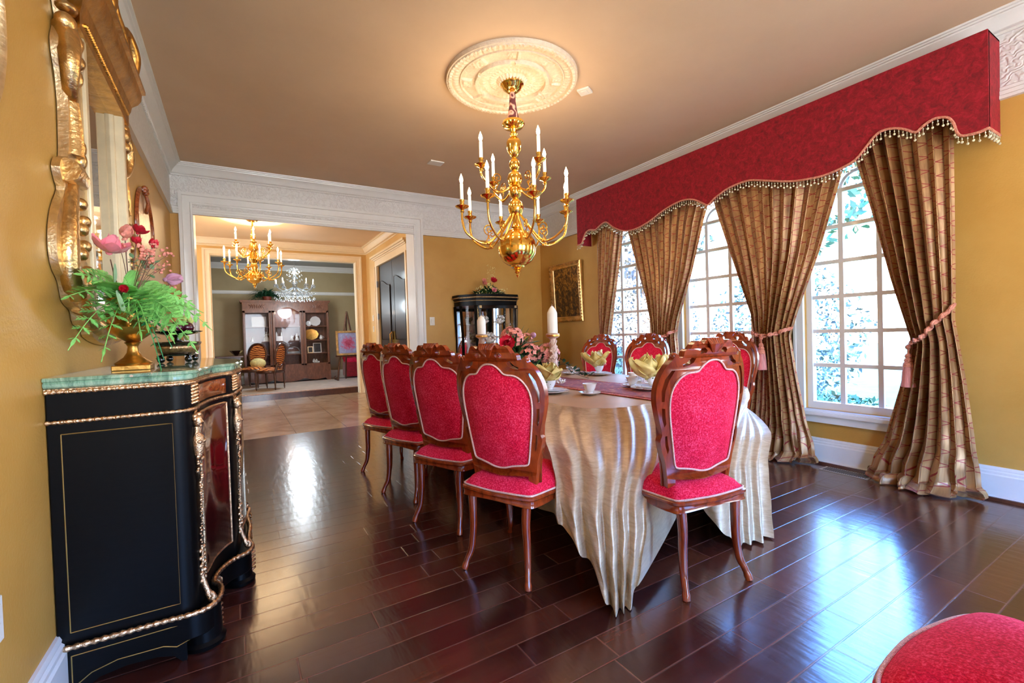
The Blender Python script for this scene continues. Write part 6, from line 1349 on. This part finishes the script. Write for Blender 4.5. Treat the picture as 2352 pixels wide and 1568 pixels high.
m = MB(); [m.b2(a, b) for a, b in (((-.30, -.02, 0), (-.25, .02, .62)), ((.25, -.02, 0), (.30, .02, .62)), ((-.30, -.02, 0), (.30, .02, .05)), ((-.30, -.02, .57), (.30, .02, .62)))]; m.build('frame', 'aged_gilt', fp); m = MB(); m.grid(lambda u, v: (-.26 + .52 * u, -.004, .04 + .54 * v), 2, 2, uvfn=lambda u, v: (u + .001, v + .001)); m.build('canvas', 'flower_painting', fp)
rc_ = thing('red_armchair', 'red upholstered chair behind the easel, mostly hidden by the door frame', 'armchair', (2.80, 12.95, PF)); MB().box((0, 0, .24), (.62, .5, .40)).build('seat_base', 'red_velvet_dark', rc_, bevel=.03); MB().box((0, 0, .47), (.58, .5, .12)).build('seat_cushion', 'red_chenille', rc_, bevel=.04); MB().box((0, .22, .68), (.62, .12, .42)).build('backrest', 'red_velvet_dark', rc_, bevel=.05)

# ------------------------------------------------------------------ garden
struct(MB().b2((4.45, -14, -.5), (40, 30, -.35)).build('ground', 'lawn'))
def canopy(name, label, loc, sx, sy, sz, n, leaf, seed, mat, trunk=0, cat='tree', group=None, base=0):
    t = thing(name, label, cat, loc, 0, group); rg = np.random.RandomState(seed); d = rg.normal(size=(n, 3)); d /= np.linalg.norm(d, axis=1)[:, None]; r = rg.uniform(.55, 1, n) ** .6; lump = 1 + .22 * np.sin(d[:, 0] * 5 + seed) * np.cos(d[:, 1] * 4) * np.sin(d[:, 2] * 5 + 1)
    c = d * (r * lump)[:, None] * np.array([sx, sy, sz]) + np.array([0, 0, base]); a = rg.normal(size=(n, 3)); a /= np.linalg.norm(a, axis=1)[:, None]; b = np.cross(a, rg.normal(size=(n, 3))); b /= np.linalg.norm(b, axis=1)[:, None]; L = leaf * rg.uniform(.6, 1.3, n)[:, None]
    V = np.stack([c - a * L, c - b * L * .5, c + a * L, c + b * L * .5], 1).reshape(-1, 3); m = MB(); m.v = [tuple(q) for q in V.tolist()]; m.f = [(4 * i, 4 * i + 1, 4 * i + 2, 4 * i + 3) for i in range(n)]; m.uv = [(0, 0)] * (4 * n); m.build('foliage', mat, t, ang=80)
    if trunk: k = MB(); k.tube([(0, 0, -.0), (.1, 0, trunk * .5), (0, .1, trunk)], [.16, .13, .09]); [k.tube([(0, .05, trunk * .8), (sx * .5 * math.cos(q), sy * .5 * math.sin(q), base)], [.07, .03]) for q in (0, 1.6, 3.1, 4.7)]; k.build('trunk', 'bark', t)
G = 'garden trees outside the windows'
canopy('garden_tree', 'leafy green tree outside the near window, its crown high on the left', (11.5, 5.6, -.35), 1.7, 1.5, 1.3, 800, .11, 1, 'tree_leaf', 3.0, group=G, base=4.6)
canopy('garden_tree', 'pale leafy tree outside the middle window', (11.5, 10.2, -.35), 1.7, 1.6, 1.4, 800, .12, 2, 'tree_leaf_pale', 3.0, group=G, base=4.3)
canopy('garden_tree', 'pale tree outside the window farthest from the camera', (12, 15.2, -.35), 1.8, 2.0, 1.6, 700, .12, 3, 'tree_leaf_pale', 3.0, group=G, base=4.4)
H = 'clipped shrubs outside the windows'
canopy('garden_shrub', 'tall pale shrub seen through the near window', (9.6, 5.2, -.35), .7, 1.5, 1.6, 3600, .05, 5, 'tree_leaf_pale', 0, 'shrub', H, 1.4)
canopy('garden_shrub', 'green shrub low in the near window', (7.4, 3.4, -.35), .5, .9, .35, 1300, .05, 6, 'tree_leaf', 0, 'shrub', H, .2)
canopy('garden_shrub', 'tall pale hedge seen through the middle window', (9.8, 8.9, -.35), .7, 1.7, 1.7, 3600, .05, 7, 'tree_leaf_pale', 0, 'shrub', H, 1.4)
canopy('garden_shrub', 'green shrub low in the middle window', (8.0, 6.6, -.35), .5, .7, .55, 1000, .05, 8, 'tree_leaf', 0, 'shrub', H, .8)
canopy('garden_shrub', 'pale shrub seen through the window farthest from the camera', (9.8, 12.9, -.35), .8, 1.8, 1.5, 3000, .06, 9, 'tree_leaf_pale', 0, 'shrub', H, 1.2)
